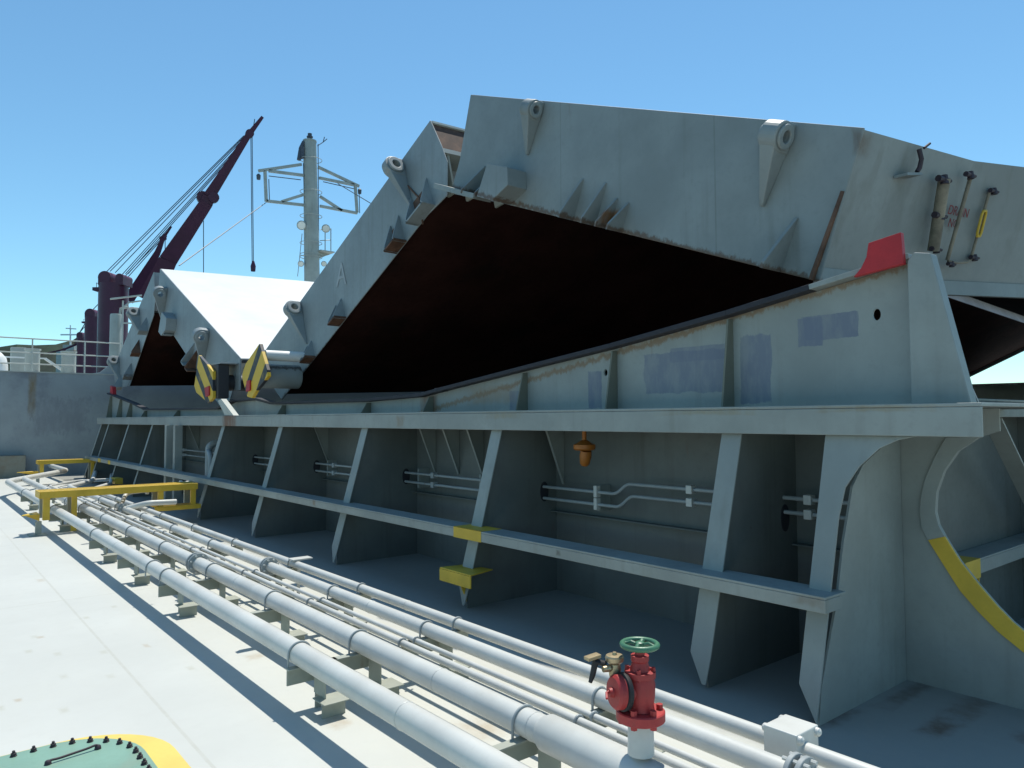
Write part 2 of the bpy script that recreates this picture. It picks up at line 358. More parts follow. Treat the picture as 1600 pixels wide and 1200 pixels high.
mb = MB(); mb.box((4.051, 5.37, .632), (4.056, 5.80, .7315)); mb.box((4.051, 5.37, .729), (4.29, 5.80, .7325)); part(co, 'painted_step', mb, M['yellow'], label='yellow painted patch on the ledge')
mb = MB(); mb.plate([(3.93, 5.36), (3.93, 5.85), (4.2, 5.80), (4.25, 5.45)], (0, 0, .345), X3, Y3, (0, 0, .012)); mb.box((3.925, 5.36, .235), (3.94, 5.85, .344))
mb.plate([(3.95, .344), (4.10, .344), (4.08, .05)], (0, 5.62, 0), X3, Z3, (0, .012, 0)); part(co, 'foot_step', mb, M['yellow'], .003, 'yellow foot step under the ledge')
for y, yy in ((22.1, .35), (20.9, .3)):
    mb = MB(); mb.box((4.051, y, .632), (4.056, y+yy, .731)); part(co, 'painted_step', mb, M['yellow'])
mb = MB(); mb.box((3.93, 19.7, .22), (4.1, 20.2, .36)); part(co, 'foot_step', mb, M['yellow'], .003)
# ramp plate on top of the flange, both sides
RP = [(1.56, 1.825), (1.88, 2.70), (3.17, 2.5), (4.33, 2.35), (5.52, 2.22), (7.0, 2.055), (7.37, 2.01), (8.69, 1.98), (11.95, 2.0), (12.67, 2.09),
      (13.79, 2.08), (14.67, 1.95), (20.3, 2.0), (21.6, 2.18), (24.7, 2.53), (24.7, 1.825)]
RS = [(1.56, 1.825), (2.2, 2.80), (4, 2.92), (13, 2.95), (15, 2.3), (20.3, 2.2), (25.9, 2.64), (25.9, 1.825)]
for X, t, RP in ((4.75, .016, RP), (XS+.4, .016, RS)):
    mb = MB(); mb.plate(RP, (X, 0, 0), Y3, Z3, (t, 0, 0), [ell(2.12, 2.40, .026, .038, 14), ell(4.47, 2.15, .022, .03, 14)] if X < 9 else ())
    rp = part(co, 'ramp_plate', mb, M['ramp'])
    mb = MB()
    for (a, b) in zip(RP[1:-2], RP[2:-1]):
        if a[0] == 1.88: a = (2.52, 2.60)
        mb.bar((X-.02, a[0], a[1]+.022), (X-.02, b[0], b[1]+.022), .15, .04)
    part(rp, 'rail_bar', mb, M['rubber'] if X < 9 else M['crane'], .004)
    if X < 9: mb = MB(); mb.bar((X-.02, 1.88, 2.722), (X-.02, 2.52, 2.622), .15, .035); part(rp, 'rail_end', mb, M['coaming'], .004)
for y, h in ((3.17, 2.48), (4.33, 2.33), (5.52, 2.20), (8.69, 1.965), (11.5, 1.98), (20.3, 1.985), (21.9, 2.2), (23.1, 2.33), (24.4, 2.46), (17.4, 1.96), (7.2, 2.01)):
    mb = MB(); mb.plate([(4.748, 1.826), (4.748, h), (4.69, h), (4.60, 1.826)], (0, y, 0), X3, Z3, (0, .016, 0)); part(co, 'ramp_stiffener', mb, M['stiff'], .002)
mb = MB(); mb.plate([(1.885, 1.826), (1.885, 2.69), (1.845, 2.735), (1.755, 2.715), (1.565, 1.826)], (4.645, 0, 0), Y3, Z3, (.10, 0, 0)); part(co, 'ramp_end_post', mb, M['coaming'], .006)
mb = MB(); mb.plate([(2.20, 2.635), (2.15, 2.685), (2.115, 2.75), (2.10, 2.835), (1.905, 2.865), (1.895, 2.67)], (4.615, 0, 0), Y3, Z3, (.045, 0, 0)); part(co, 'stopper', mb, M['stopred'], .004, 'red wheel stopper with chipped top corner')
mb = MB(); mb.plate([(24.1, 2.49), (24.5, 2.54), (24.45, 2.78), (24.2, 2.73)], (4.70, 0, 0), Y3, Z3, (.1, 0, 0)); part(co, 'stopper', mb, M['stopred'], .004)
mb = MB(); mb.plate([(13.05, 1.826), (13.5, 1.826), (13.9, 2.1), (13.72, 2.13)], (4.44, 0, 0), Y3, Z3, (.1, 0, 0)); part(co, 'guide_peg', mb, M['cream'], .004, 'pale worn guide peg over rusty streaks')
mb = MB(); mb.box((4.66, 6.9, 2.06), (4.76, 7.05, 2.10)); part(co, 'rest_pad', mb, M['rubber'])
# corner knee with curved flange, and the athwartship end of the coaming
KL = [(1.90, 1.618), (1.973, 1.484), (2.035, 1.34), (2.062, 1.229), (2.074, 1.122), (2.065, 1.019), (2.027, .945), (1.94, .80), (1.847, .649), (1.75, .54), (1.64, .435), (1.51, .342), (.95, .02)]
KR = [(1.70, 1.625), (1.83, 1.53), (1.915, 1.40), (1.965, 1.26), (1.976, 1.132), (1.96, 1.05), (1.925, .98), (1.84, .834), (1.735, .70), (1.64, .59), (1.56, .51), (1.45, .425), (.80, .03)]
mb = MB(); mb.plate([(2.195, 0), (2.195, 1.80), (1.60, 1.80), (1.60, 1.66)]+KR+[(.80, 0)], (5.205, 0, 0), Y3, Z3, (.016, 0, 0)); kn = part(co, 'corner_knee', mb, M['coaming'])
for i0, i1, ml, lb in ((0, 6, 'coaming', None), (6, 12, 'yellow', 'yellow lower length of the curved flange')):
    mb = MB(); mb.plate(KL[i0:i1+1]+KR[i0:i1+1][::-1], (5.185, 0, 0), Y3, Z3, (.0195, 0, 0)); part(kn, 'knee_flange', mb, M[ml], .003, lb)
for x in (7.6, 9.5, 11.4, 13.3):
    mb = MB(); mb.plate([(1.86, 1.85), (2.198, 1.85), (2.198, 0), (1.15, 0), (1.2, .2), (1.82, 1.74)], (x, 0, 0), Y3, Z3, (.015, 0, 0)); st = part(co, 'stay', mb, M['shade_grey'])
    mb = MB(); mb.plate([(x-.06, .2), (x+.06, .2), (x+.06, 1.64), (x-.06, 1.64)], (0, 1.06, 0), X3, (0, .42, 1), (0, .014, 0)); part(st, 'face_plate', mb, M['coaming'])
mb = MB(); mb.bar((6.18, 1.95, 1.74), (7.45, 1.95, .72), .016, .13, up=(0, 1, 0)); part(co, 'diagonal_brace', mb, M['coaming'], .002)
mb = MB(); mb.box((5.99, 2.0, .715), (25, 2.195, .73)); mb.box((5.99, 2.0, .62), (25, 2.014, .714)); part(co, 'ledge', mb, M['coaming'], .003)
mb = MB(); mb.box((5.70, 1.99, .60), (5.985, 2.005, .735)); mb.box((5.70, 2.006, .72), (5.985, 2.19, .735)); mb.box((5.97, 2.0, .50), (5.985, 2.19, .60)); part(co, 'ledge_end', mb, M['yellow'], 0, 'yellow end of the athwartship ledge')

# ------------------------------------------------------------------ hatch cover panels
CAMB = .034
XM = 18.1
def camb(x): return CAMB*(XM-5.2-abs(x-XM))
def prism(prof_of_x, xs):
    """solid through the profiles prof_of_x(x) -> list of (y, z)"""
    mb = MB(); bm = mb.bm; R = [[bm.verts.new((x, y, z)) for (y, z) in prof_of_x(x)] for x in xs]; n = len(R[0])
    for a, b in zip(R, R[1:]):
        for i in range(n): bm.faces.new((a[i], a[(i+1) % n], b[(i+1) % n], b[i]))
    bm.faces.new(R[0]); bm.faces.new(list(reversed(R[-1]))); return mb
def mk(name, lines, spots=(), base=GREY, **k):
    return paint(name, base, rust=.22, streak=.4, lines=lines, spots=spots, dirt=((.175, .195, .185), .35, .7), **k)
def lug(parent, y, z, S, N, r=.1, stem=.5, x0=5.2, mat=None, t=.12):
    """lifting lug: thick eye standing off the skirt, on a stem tapering to a point"""
    S = Vector(S); N = Vector(N); c = Vector((x0-r*.95, y, z)); out = Vector((-1, 0, 0))
    prof = [(-r*.95, r*.95)]+[(r*math.cos(math.radians(a)), r*math.sin(math.radians(a))) for a in range(88, -92, -12)]+[(-r*.95, -r*.95)]
    mb = MB(); mb.plate(prof, c-S*t/2, out, N, S*t, [ell(0, 0, r*.42, r*.42, 18)]); o = part(parent, 'lifting_lug', mb, mat, .010)
    for sg in (-1, 1):
        mb = MB(); mb.plate(ell(0, 0, r*.80, r*.80, 24), c+S*sg*t*.5, out, N, S*sg*r*.22, [ell(0, 0, r*.40, r*.40, 18)]); part(o, 'lug_cheek', mb, mat, .008)
    mb = MB(); bm = mb.bm; top = -r*.55
    P = [(x0, -t*.48, top), (x0, t*.48, top), (c.x-r*.75, t*.48, top), (c.x-r*.75, -t*.48, top), (x0, -t*.12, -stem), (x0, t*.12, -stem), (x0-.03, t*.12, -stem), (x0-.03, -t*.12, -stem)]
    v = [bm.verts.new(Vector((x, y, z))+S*q+N*n) for (x, q, n) in P]
    for f in ((0,1,2,3),(4,5,6,7),(0,1,5,4),(1,2,6,5),(2,3,7,6),(3,0,4,7)): bm.faces.new([v[k] for k in f])
    part(o, 'lug_stem', mb, mat, .008)
def fin(parent, y, z, S, N, h, d, mat, t=.02, x0=5.2, name='skirt_bracket', foot=0):
    S = Vector(S); N = Vector(N); mb = MB()
    mb.plate([(0, 0), (d, 0), (d, .05), (.012, h), (0, h)], Vector((x0, y, z))-S*t/2, (-1, 0, 0), N, S*t)
    if foot: mb.obox(Vector((x0-d/2, y, z))+S*foot/2+N*.01, (d/2, 0, 0), S*foot/2, N*.012)
    return part(parent, name, mb, mat)
def cover(label, side, loc, body, matside, mattop, xs=(5.22, 6.73, XM, XS-1.53, XS-.02), off=lambda x: (0, 0), under=()):
    root = thing('hatch_cover_panel', label, 'hatch cover', loc, 'folded hatch cover panels')
    mb = prism(lambda x: [(y, z+camb(x)) for (y, z) in body] if not callable(body) else body(x), xs)
    part(root, 'cover_box', mb, mattop)
    for x0, x1 in ((5.2, 5.219), (XS-.019, XS)):
        mb = MB(); mb.plate(side, (x0, 0, 0), Y3, Z3, (x1-x0, 0, 0)); part(root, 'side_skirt', mb, matside, .009)
    return root
# panel 1: nearest, slopes down towards the camera, cranked end face
S1 = Vector((0, -.929, -.370)); N1 = Vector((0, -.370, .929))
EDGE = (.10, .055, .03)
m1 = mk('near cover paint', [(tuple(N1), N1.dot(Vector((0, 2.73, 2.75))), .035, EDGE, .85)], [((5.2, 4.8, 3.66), (.3, .14, .10), .6, (.2, .09, .03), .9, .8), ((5.2, 3.62, 3.6), (.1, .010, 2), .6, (.14, .155, .145), .6, .5), ((5.2, 5.5, 4.2), (.1, .010, 2), .6, (.14, .155, .145), .5, .5), ((5.2, 2.42, 3.72), (.2, .05, .12), .8, (.12, .08, .05), .7, .8), ((5.9, 2.3, 3.3), (.16, .3, .5), .8, (.10, .11, .10), .55, .6)], base=(.228, .255, .25), bump=.35)
prof1 = [(7.08, 5.68), (7.31, 4.94), (7.49, 4.6), (2.73, 2.75), (2.37, 3.8)]
def body1(x):
    k = max(0, min(1, (min(x-5.2, XS-x))/1.53)); e = -.205*k
    k2 = max(0, min(1, (min(x-6.73, XS-1.53-x))/1.6)); e -= .55*k2; dz = .0*k2
    c = camb(x)
    return [(7.06, 5.675+c), (7.29, 4.94+c), (7.42, 4.70+c), (2.745+e, 2.86+c+dz-.01*k2), (2.39+e, 3.795+c+dz*.8)]
p1 = cover('nearest raised grey hatch cover panel, with rusty lower edge and rods on its cranked end', prof1, (5.2, 2.6, 2.7), body1, m1, m1, xs=(5.22, 6.73, 8.33, XM, XS-3.13, XS-1.53, XS-.02))
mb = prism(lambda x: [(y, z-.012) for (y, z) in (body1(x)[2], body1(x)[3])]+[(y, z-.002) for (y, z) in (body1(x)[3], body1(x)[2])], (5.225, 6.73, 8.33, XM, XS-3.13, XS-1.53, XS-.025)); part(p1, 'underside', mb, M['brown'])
mb = MB()                                                    # lit top edge and lower lip of the end face
for a, b in zip((5.2, 6.73, 8.33), (6.73, 8.33, XM)):
    ya, yb = body1(a)[3], body1(b)[3]; mb.bar((a, ya[0]+.01, ya[1]-.06), (b, yb[0]+.01, yb[1]-.06), .05, .12)
part(p1, 'end_lip', mb, m1)
for (y, z, r, st) in ((5.85, 5.06, .105, .46), (2.99, 3.90, .118, .52)): lug(p1, y, z, S1, N1, r, st, mat=m1, t=.15)
for y in (6.92, 6.66): 
    z = 2.75+(y-2.73)*.3887; fin(p1, y, z, S1, N1, .36, .26, m1)
mb = MB(); mb.obox((5.08, 7.1, 4.455), (.13, 0, 0), S1*.44, N1*.03); part(p1, 'skirt_bracket', mb, M['coaming'], .004)
mb = MB(); mb.plate([(0, 0), (.30, 0), (.52, .20), (.44, .38), (.06, .38)], Vector((4.93, 6.60, 4.26)), S1, N1, (.27, 0, 0)); part(p1, 'guide_box', mb, m1, .006)
for (y, h) in ((5.33, .42), (5.02, .42), (4.83, .30), (4.68, .28)):
    z = 2.75+(y-2.73)*.3887; fin(p1, y, z, S1, N1, h, .20, m1, .022)
for (y, h, d) in ((3.05, .42, .26), (2.78, .66, .045)):
    z = 2.75+(y-2.73)*.3887; fin(p1, y, z, S1, N1, h, d, m1 if d > .2 else M['rustbar'], .025)
D1 = Vector((.991, -.133, .032)); NE = Vector((-.133, -.93, -.33)).normalized()
def endpt(u, v, d=.03):
    """a point d in front of the cranked end face"""
    n = D1.cross(Vector((0, .33, -.94))).normalized()
    if n.y > 0: n = -n
    p0 = Vector((5.2, 2.37, 3.8)); r = ray(u, v); t = (p0-EYE).dot(n)/r.dot(n); return EYE+r*t+n*d
mrod = paint('rusty rod', (.21, .18, .13), rough=.6, var=.4, scale=5, rust=.8)
rods = [(((1466, 278), (1449, 390)), .045, mrod, 'drain_rod'), (((1507, 276), (1471, 405)), .016, mrod, 'drain_rod'), (((1536, 300), (1508, 402)), .012, mrod, 'drain_rod')]
for (a, b), r, m, nm in rods:
    mb = MB(); mb.cyl(endpt(*a, .05), endpt(*b, .05), r); part(p1, nm, mb, m)
mb = MB(); mb.tube([endpt(1472, 406, .05), endpt(1484, 409, .06), endpt(1500, 408, .06), endpt(1510, 402, .05)], .010, 8); part(p1, 'drain_rod', mb, mrod)
for (u, v, s) in ((1505, 273, 1), (1542, 298, .9), (1512, 401, .9), (1458, 336, 1.2), (1452, 388, 1), (1476, 411, .8), (1464, 280, 1.2)):
    c = endpt(u, v, .06); mb = MB(); mb.cyl(c-D1*.075*s, c+D1*.075*s, .022*s, .012*s, 8); mb.cyl(c-Z3*.03*s, c+Z3*.03*s, .028*s, .02*s, 8); part(p1, 'rod_cleat', mb, M['bolt'])
a, b = endpt(1524, 334, .07), endpt(1517, 362, .07); d = (b-a).normalized(); mb = MB()
sd = d.cross(Vector((.133, .93, .33))).normalized()*.03
mb.tube([a+sd, b+sd, b+sd*.6+d*.03, b-sd*.6+d*.03, b-sd, a-sd, a-sd*.6-d*.03, a+sd*.6-d*.03, a+sd], .011, 8, cap=False); part(p1, 'handle', mb, M['yellow'], label='yellow loop handle')
mb = MB(); mb.tube([endpt(1432, 233, .02), endpt(1430, 248, .05), endpt(1427, 262, .05), endpt(1423, 268, .05)], .018, 8); mb.tube([endpt(1447, 224, .03), endpt(1436, 231, .04)], .010, 8); part(p1, 'hook', mb, M['bolt'])
mb = MB()
a, b, c2, d2 = endpt(1401, 275, .01), endpt(1424, 275, .01), endpt(1430, 240, .0), endpt(1412, 240, .0)
mb.obox((a+b)/2+Vector((0, -.02, .0)), (b-a)/2, (0, .05, 0), (0, 0, .01)); part(p1, 'hook_rest', mb, m1)
def text3d(parent, body, size, p, ux, uz, mat):
    cu = bpy.data.curves.new('lettering', 'FONT'); cu.body = body; cu.size = size; cu.extrude = .001; cu.align_x = 'CENTER'
    t = bpy.data.objects.new('tmp', cu); COL.objects.link(t); dg = bpy.context.evaluated_depsgraph_get()
    me = bpy.data.meshes.new_from_object(t.evaluated_get(dg)); bpy.data.objects.remove(t)
    ux = Vector(ux).normalized(); uz = Vector(uz); uz = (uz-ux*uz.dot(ux)).normalized(); n = ux.cross(uz)
    me.transform(Matrix.Translation(p-BASE[parent.name]) @ Matrix((ux, uz, n)).transposed().to_4x4())
    me.materials.clear(); me.materials.append(mat)
    o = bpy.data.objects.new('lettering', me); COL.objects.link(o); o.parent = parent; BASE[o.name] = BASE[parent.name]; return o
mtx = paint('faded red lettering', (.22, .03, .035), rough=.6, chips=.6, scale=20)
up1 = endpt(1505, 273)-endpt(1471, 405)
text3d(p1, 'DRAIN', .105, endpt(1494, 337, .012), D1, up1, mtx); text3d(p1, 'NO', .10, endpt(1486, 355, .012), D1, up1, mtx)
# panel 2: second, slopes down away from the camera
S2 = Vector((0, .908, -.419)); N2 = Vector((0, .419, .908))
m2 = mk('second cover paint', [(tuple(N2), N2.dot(Vector((0, 12.79, 2.1))), .05, (.03, .022, .02), .8)], base=(.24, .272, .275), bump=.3)
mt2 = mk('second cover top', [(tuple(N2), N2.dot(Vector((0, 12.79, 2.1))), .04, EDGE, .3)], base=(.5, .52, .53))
prof2 = [(7.97, 5.65), (7.72, 5.25), (7.58, 4.99), (7.585, 4.56), (8.03, 4.41), (12.79, 2.1), (14.06, 2.84)]
body2 = [(8.25, 5.50), (7.86, 4.68), (12.82, 2.25), (14.04, 2.83)]
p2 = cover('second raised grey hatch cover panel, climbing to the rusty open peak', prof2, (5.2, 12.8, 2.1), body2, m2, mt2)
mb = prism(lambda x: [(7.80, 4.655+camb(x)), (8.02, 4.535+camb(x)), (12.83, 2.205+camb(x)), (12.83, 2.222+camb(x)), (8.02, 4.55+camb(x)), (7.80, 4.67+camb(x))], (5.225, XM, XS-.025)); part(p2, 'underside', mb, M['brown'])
mb = prism(lambda x: [(7.96, 5.645+camb(x)), (8.3, 5.49+camb(x)), (8.3, 5.46+camb(x)), (7.95, 5.615+camb(x))], (5.225, XM, XS-.025)); part(p2, 'top_edge', mb, M['cream'])
mb = prism(lambda x: [(7.74, 5.22+camb(x)), (8.1, 5.10+camb(x)), (8.1, 5.05+camb(x)), (7.72, 5.16+camb(x))], (5.225, XM, XS-.025)); part(p2, 'cross_bar', mb, M['cream'])
mb = prism(lambda x: [(7.97, 5.6+camb(x)), (8.0, 5.6+camb(x)), (7.82, 5.22+camb(x)), (7.79, 5.22+camb(x))], (5.225, XM, XS-.025)); part(p2, 'peak_plate', mb, M['rustbar'])
for x in (5.32, 5.62, 6.1):
    mb = MB(); mb.plate([(7.76, 5.18), (7.90, 5.1), (7.75, 4.6), (7.6, 4.62)], (x, 0, 0), Y3, Z3, (.03, 0, 0)); part(p2, 'peak_strut', mb, M['support'])
for (y, z) in ((8.66, 5.17), (12.0, 3.62)): lug(p2, y, z, S2, N2, .15, .66, mat=m2, t=.12)
def shoe(root, y, z, S, N, h, w, d, mside, mfoot):
    """pair of fins closed by a foot plate: an open cleat hanging off the skirt"""
    S = Vector(S); o = None
    for q in (-w/2, w/2):
        p = Vector((0, y, z))+S*q; f_ = fin(root, p.y, p.z, S, N, h, d, mside, .02); o = o or f_
    mb = MB(); mb.obox(Vector((5.2-d/2, y, z))+Vector(N)*.012, (d/2, 0, 0), S*(w/2+.03), Vector(N)*.012); part(o, 'cleat_foot', mb, mfoot)
    mb = MB(); mb.obox(Vector((5.195, y, z))+Vector(N)*h*.42, (.004, 0, 0), S*(w/2-.011), Vector(N)*h*.38); part(o, 'cleat_recess', mb, M['rustbar'])
for (y, h, w, d) in ((8.05, .45, .40, .20), (8.68, .45, .24, .20), (10.42, .36, .2, .2), (11.5, .32, .18, .18)): shoe(p2, y, 4.41-(y-8.03)*.4853, S2, N2, h, w, d, m2, m2 if y < 8.5 else M['rustbar'])
_p = onx(533, 446, 5.192); text3d(p2, 'A', .52, Vector((5.193, _p.y, _p.z-.0)), (0, -1, 0), (0, 0, 1), paint('chalk mark', (.34, .375, .385), rough=.8, chips=.0))
mb = MB(); mb.tube([(5.19, 8.55, 4.95), (5.185, 8.2, 4.66), (5.185, 8.12, 4.3)], .012, 6); part(p2, 'weld_seam', mb, M['rustbar'])
# panel 3: third, white sunlit top facing the camera
S3 = Vector((0, -.911, -.412)); N3 = Vector((0, -.412, .911))
m3 = mk('third cover paint', [(tuple(N3), N3.dot(Vector((0, 16.06, 1.97))), .04, EDGE, .6)], base=(.25, .28, .285))
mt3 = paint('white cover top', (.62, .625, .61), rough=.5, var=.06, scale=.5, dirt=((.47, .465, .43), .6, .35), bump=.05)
prof3 = [(21.16, 5.81), (21.40, 4.98), (21.05, 4.55), (16.06, 1.99), (15.66, 1.96), (14.9, 2.98)]
body3 = [(21.14, 5.805), (21.2, 4.75), (16.0, 2.08), (15.66, 2.05), (14.92, 2.985)]
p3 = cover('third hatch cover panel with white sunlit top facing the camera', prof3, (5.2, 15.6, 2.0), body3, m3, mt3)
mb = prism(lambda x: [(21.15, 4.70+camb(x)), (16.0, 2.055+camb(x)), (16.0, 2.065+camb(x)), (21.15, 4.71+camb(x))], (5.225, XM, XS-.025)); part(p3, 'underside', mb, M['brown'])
for (y, z) in ((17.0, 3.62), (20.5, 5.05)): lug(p3, y, z, S3, N3, .17, .75, mat=m3, t=.16)
for y in (19.9, 18.2, 17.9):
    z = 1.99+(y-16.06)*.513; fin(p3, y, z, S3, N3, .5, .24, m3 if y != 17.9 else M['rustbar'], .03, foot=.2)
mb = MB(); mb.plate([(0, 0), (.3, 0), (.6, .25), (.55, .55), (.05, .55)], Vector((4.95, 20.2, 4.0)), S3, N3, (.25, 0, 0)); part(p3, 'guide_box', mb, m3, .006)
mb = MB(); mb.box((5.25, 14.93, 2.90), (XS-.1, 14.97, 2.96)); part(p3, 'foot_strip', mb, M['rubber'])
# panel 4: farthest
S4 = Vector((0, .894, -.447)); N4 = Vector((0, .447, .894))
m4 = mk('far cover paint', [(tuple(N4), N4.dot(Vector((0, 24.6, 2.78))), .05, EDGE, .6)], base=(.25, .28, .285))
prof4 = [(21.82, 5.83), (21.62, 5.0), (21.74, 4.62), (24.4, 2.76), (26.33, 2.80), (26.62, 3.44)]
body4 = [(21.84, 5.82), (21.78, 4.75), (24.5, 2.86), (26.3, 2.9), (26.6, 3.43)]
p4 = cover('farthest hatch cover panel, dropping to the forecastle bulkhead', prof4, (5.2, 26, 2.8), body4, m4, m4)
mb = prism(lambda x: [(21.77, 4.68+camb(x)), (24.5, 2.78+camb(x)), (24.5, 2.79+camb(x)), (21.77, 4.69+camb(x))], (5.225, XM, XS-.025)); part(p4, 'underside', mb, M['brown'])
for (y, z) in ((23.4, 4.85), (25.9, 3.6)): lug(p4, y, z, S4, N4, .17, .7, mat=m4, t=.16)
for y in (22.3, 23.1, 24.0, 25.3):
    z = max(2.77, 4.62-(y-21.74)*.70); fin(p4, y, z, S4, N4, .45, .24, m4 if y != 23.1 else M['rustbar'], .03, foot=.2)
# striped roller guards on panels 2 and 3
gm3 = stripemat('left hazard stripes', onx(311, 561, 4.42), onx(329, 608, 4.42), 2.45, .15)
gm2 = stripemat('right hazard stripes', onx(400, 545, 4.42), onx(384, 594, 4.42), 2.4, .35)
def guard(root, px, mat, redpx, boxes, mside):
    q = [onx(u, v, 4.42) for (u, v) in px]; mb = MB(); mb.plate([(p.y, p.z) for p in q], (4.40, 0, 0), Y3, Z3, (.06, 0, 0))
    mb2 = MB(); boxes(mb2); hs = part(root, 'roller_housing', mb2, mside, .01)
    g = part(hs, 'striped_guard', mb, mat, .006, 'yellow guard with black hazard stripes')
    q = [onx(u, v, 4.385) for (u, v) in redpx]; mb = MB(); mb.plate([(p.y, p.z) for p in q], (4.375, 0, 0), Y3, Z3, (.024, 0, 0))
    part(hs, 'red_tip', mb, M['stopred'])
mdark = paint('greasy housing', (.03, .03, .034), rough=.6)
def bx3(mb): mb.box((4.46, 13.95, 2.15), (4.66, 14.40, 2.78)); mb.cyl((4.45, 14.2, 2.45), (5.3, 14.2, 2.45), .15)
def bx2(mb): mb.cyl((4.46, 11.85, 2.46), (5.1, 11.85, 2.46), .2)
guard(p3, [(312, 555), (305, 603), (308, 613), (327, 630), (334, 622), (334, 580)], gm3, [(320, 606), (327, 603), (327, 618), (322, 620)], bx3, mdark)
guard(p2, [(407, 537), (381, 575), (380, 590), (388, 620), (395, 622), (402, 610), (420, 588), (419, 578)], gm2, [(386, 595), (391, 594), (391, 610), (385, 612)], bx2, m2)

q = onx(336, 563, 4.47)
mb = MB(); mb.box((4.47, 13.88, 2.785), (4.80, 14.5, 2.81)); mb.box((4.805, 13.80, 2.3), (4.83, 14.55, 2.88)); part(p3, 'housing_top', mb, m3, .004)
q = onx(414, 555, 4.47)
mb = MB(); mb.cyl((4.47, q.y, q.z), (5.12, q.y, q.z), .085); part(p2, 'hinge_tube', mb, M['white'])
# ------------------------------------------------------------------ pipes on deck and their supports
PZ = .31
def curve_path(pts, r=.18, n=5):
    pts = [Vector(p) for p in pts]; out = [pts[0]]
    for i in range(1, len(pts)-1):
        a, b, c = pts[i-1], pts[i], pts[i+1]; d1 = (a-b).normalized(); d2 = (c-b).normalized(); p, q = b+d1*r, b+d2*r
        for k in range(n+1):
            t = k/n; out.append(p*(1-t)**2+b*2*t*(1-t)+q*t*t)
    return out+[pts[-1]]
def ubolt(parent, x, y, z, r, down):
    mb = MB(); mb.torus((x, y, z), (0, 1, 0), r+.006, .0065, 20, 8, (0, math.pi), u=(-1, 0, 0))
    for s in (-1, 1): mb.cyl((x+s*(r+.006), y, z), (x+s*(r+.006), y, down), .0065, seg=8)
    part(parent, 'pipe_clamp', mb, M['clamp'])
def flange(parent, x, y, z, r, nb=8, gap=.035):
    mb = MB()
    for s in (-1, 1): mb.lathe((x, y+s*gap-.011, z), (0, 1, 0), [(0, r), (.022, r)], 28)
    o = part(parent, 'flange', mb, M['clamp'], .003)
    for k in range(nb):
        mb = MB(); a = 2*math.pi*(k+.5)/nb; mb.cyl((x+math.cos(a)*r*.82, y-gap-.035, z+math.sin(a)*r*.82), (x+math.cos(a)*r*.82, y+gap+.035, z+math.sin(a)*r*.82), .009, seg=6); part(o, 'flange_bolt', mb, M['pipe'])
def pipe(label, path, r, rb=.2, welds=(), loc=None):
    loc = loc or Vector((path[0][0], path[0][1], path[0][2])); t = thing('deck_pipe', label, 'pipe', loc, 'pipes along the deck')
    mb = MB(); mb.tube(curve_path(path, rb), r, 22)
    for (x, y, z) in welds: mb.torus((x, y, z), (0, 1, 0), r-.001, .004, 24, 6)
    part(t, 'pipe_run', mb, M['pipe']); return t
x1, x2, x4, x5 = 1.89, 2.29, 2.80, 3.06
r1, r2, r4, r5 = .066, .065, .047, .037
z1, z2, z4, z5 = .331, .327, .313, .303
q3, q4 = onz(560, 974, .29), onz(560, 961, .29)
P1 = pipe('thick white pipe, outermost of the run and nearest the open deck', [(x1, -3, z1), (x1, 20.8, z1), (3.6, 24.2, z1), (3.6, 27.4, z1)], r1, .35, [(x1, 3.1, z1), (x1, 9.2, z1), (x1, 15.2, z1)])
P2 = pipe('thick white pipe carrying the red valve', [(x2, -3, z2), (x2, 21.5, z2)], r2, .2, [(x2, 3.4, z2), (x2, 6.5, z2), (x2, 2.62, z2)])
mb = MB(); mb.lathe((x2, 2.56, z2), (0, -1, 0), [(0, r2+.002), (.03, .082), (4, .082)], 28); part(P2, 'sleeve', mb, M['pipe'])
P3a = pipe('thin white pipe running beside the valve pipe', [(q3.x, -2, .29), (q3.x, 19.4, .29), (3.3, 20.6, .29), (4.0, 20.6, .29)], .022, .15)
P3b = pipe('thinnest white pipe, between two thin and middling pipes', [(q4.x, -2, .285), (q4.x, 19.0, .285), (3.3, 20.1, .285), (4.0, 20.1, .285)], .0165, .15)
P4 = pipe('middling white pipe with the bolted flange by the steel box', [(x4, -2, z4), (x4, 18.6, z4), (3.5, 20.0, z4), (4.4, 24.5, z4)], r4, .25, [(x4, 5.1, z4), (x4, 9.5, z4)])
P5 = pipe('slimmer white pipe nearest the coaming, interrupted by a box', [(x5, -2, z5), (x5, 17.6, z5), (3.7, 19.0, z5), (4.3, 22, z5)], r5, .2, [(x5, 5.0, z5)])
YS = [2.70, 4.33, 5.75, 7.22, 8.87, 10.45, 12.05, 13.75, 15.1, 17.4]
for y in YS:
    if y in (4.33, 7.22, 10.45, 13.75, 17.4): ubolt(P1, x1, y, z1, r1, .25)
    ubolt(P2, x2, y, z2, r2 if y > 2.71 else r2, .25); ubolt(P4, x4, y, z4, r4, .25); ubolt(P5, x5, y, z5, r5, .25)
    ubolt(P3a, q3.x, y-.1, .29, .022, .25); ubolt(P3b, q4.x, y-.1, .285, .0165, .25)
ubolt(P1, x1, 7.72, z1, r1, .25)
flange(P2, x2, 7.70, z2, .105, 8, .035); flange(P4, x4, 7.15, z4, .088, 8, .022); flange(P4, x4, 1.60, z4, .088, 8, .022); flange(P4, x4, 13.3, z4, .09, 8, .03)
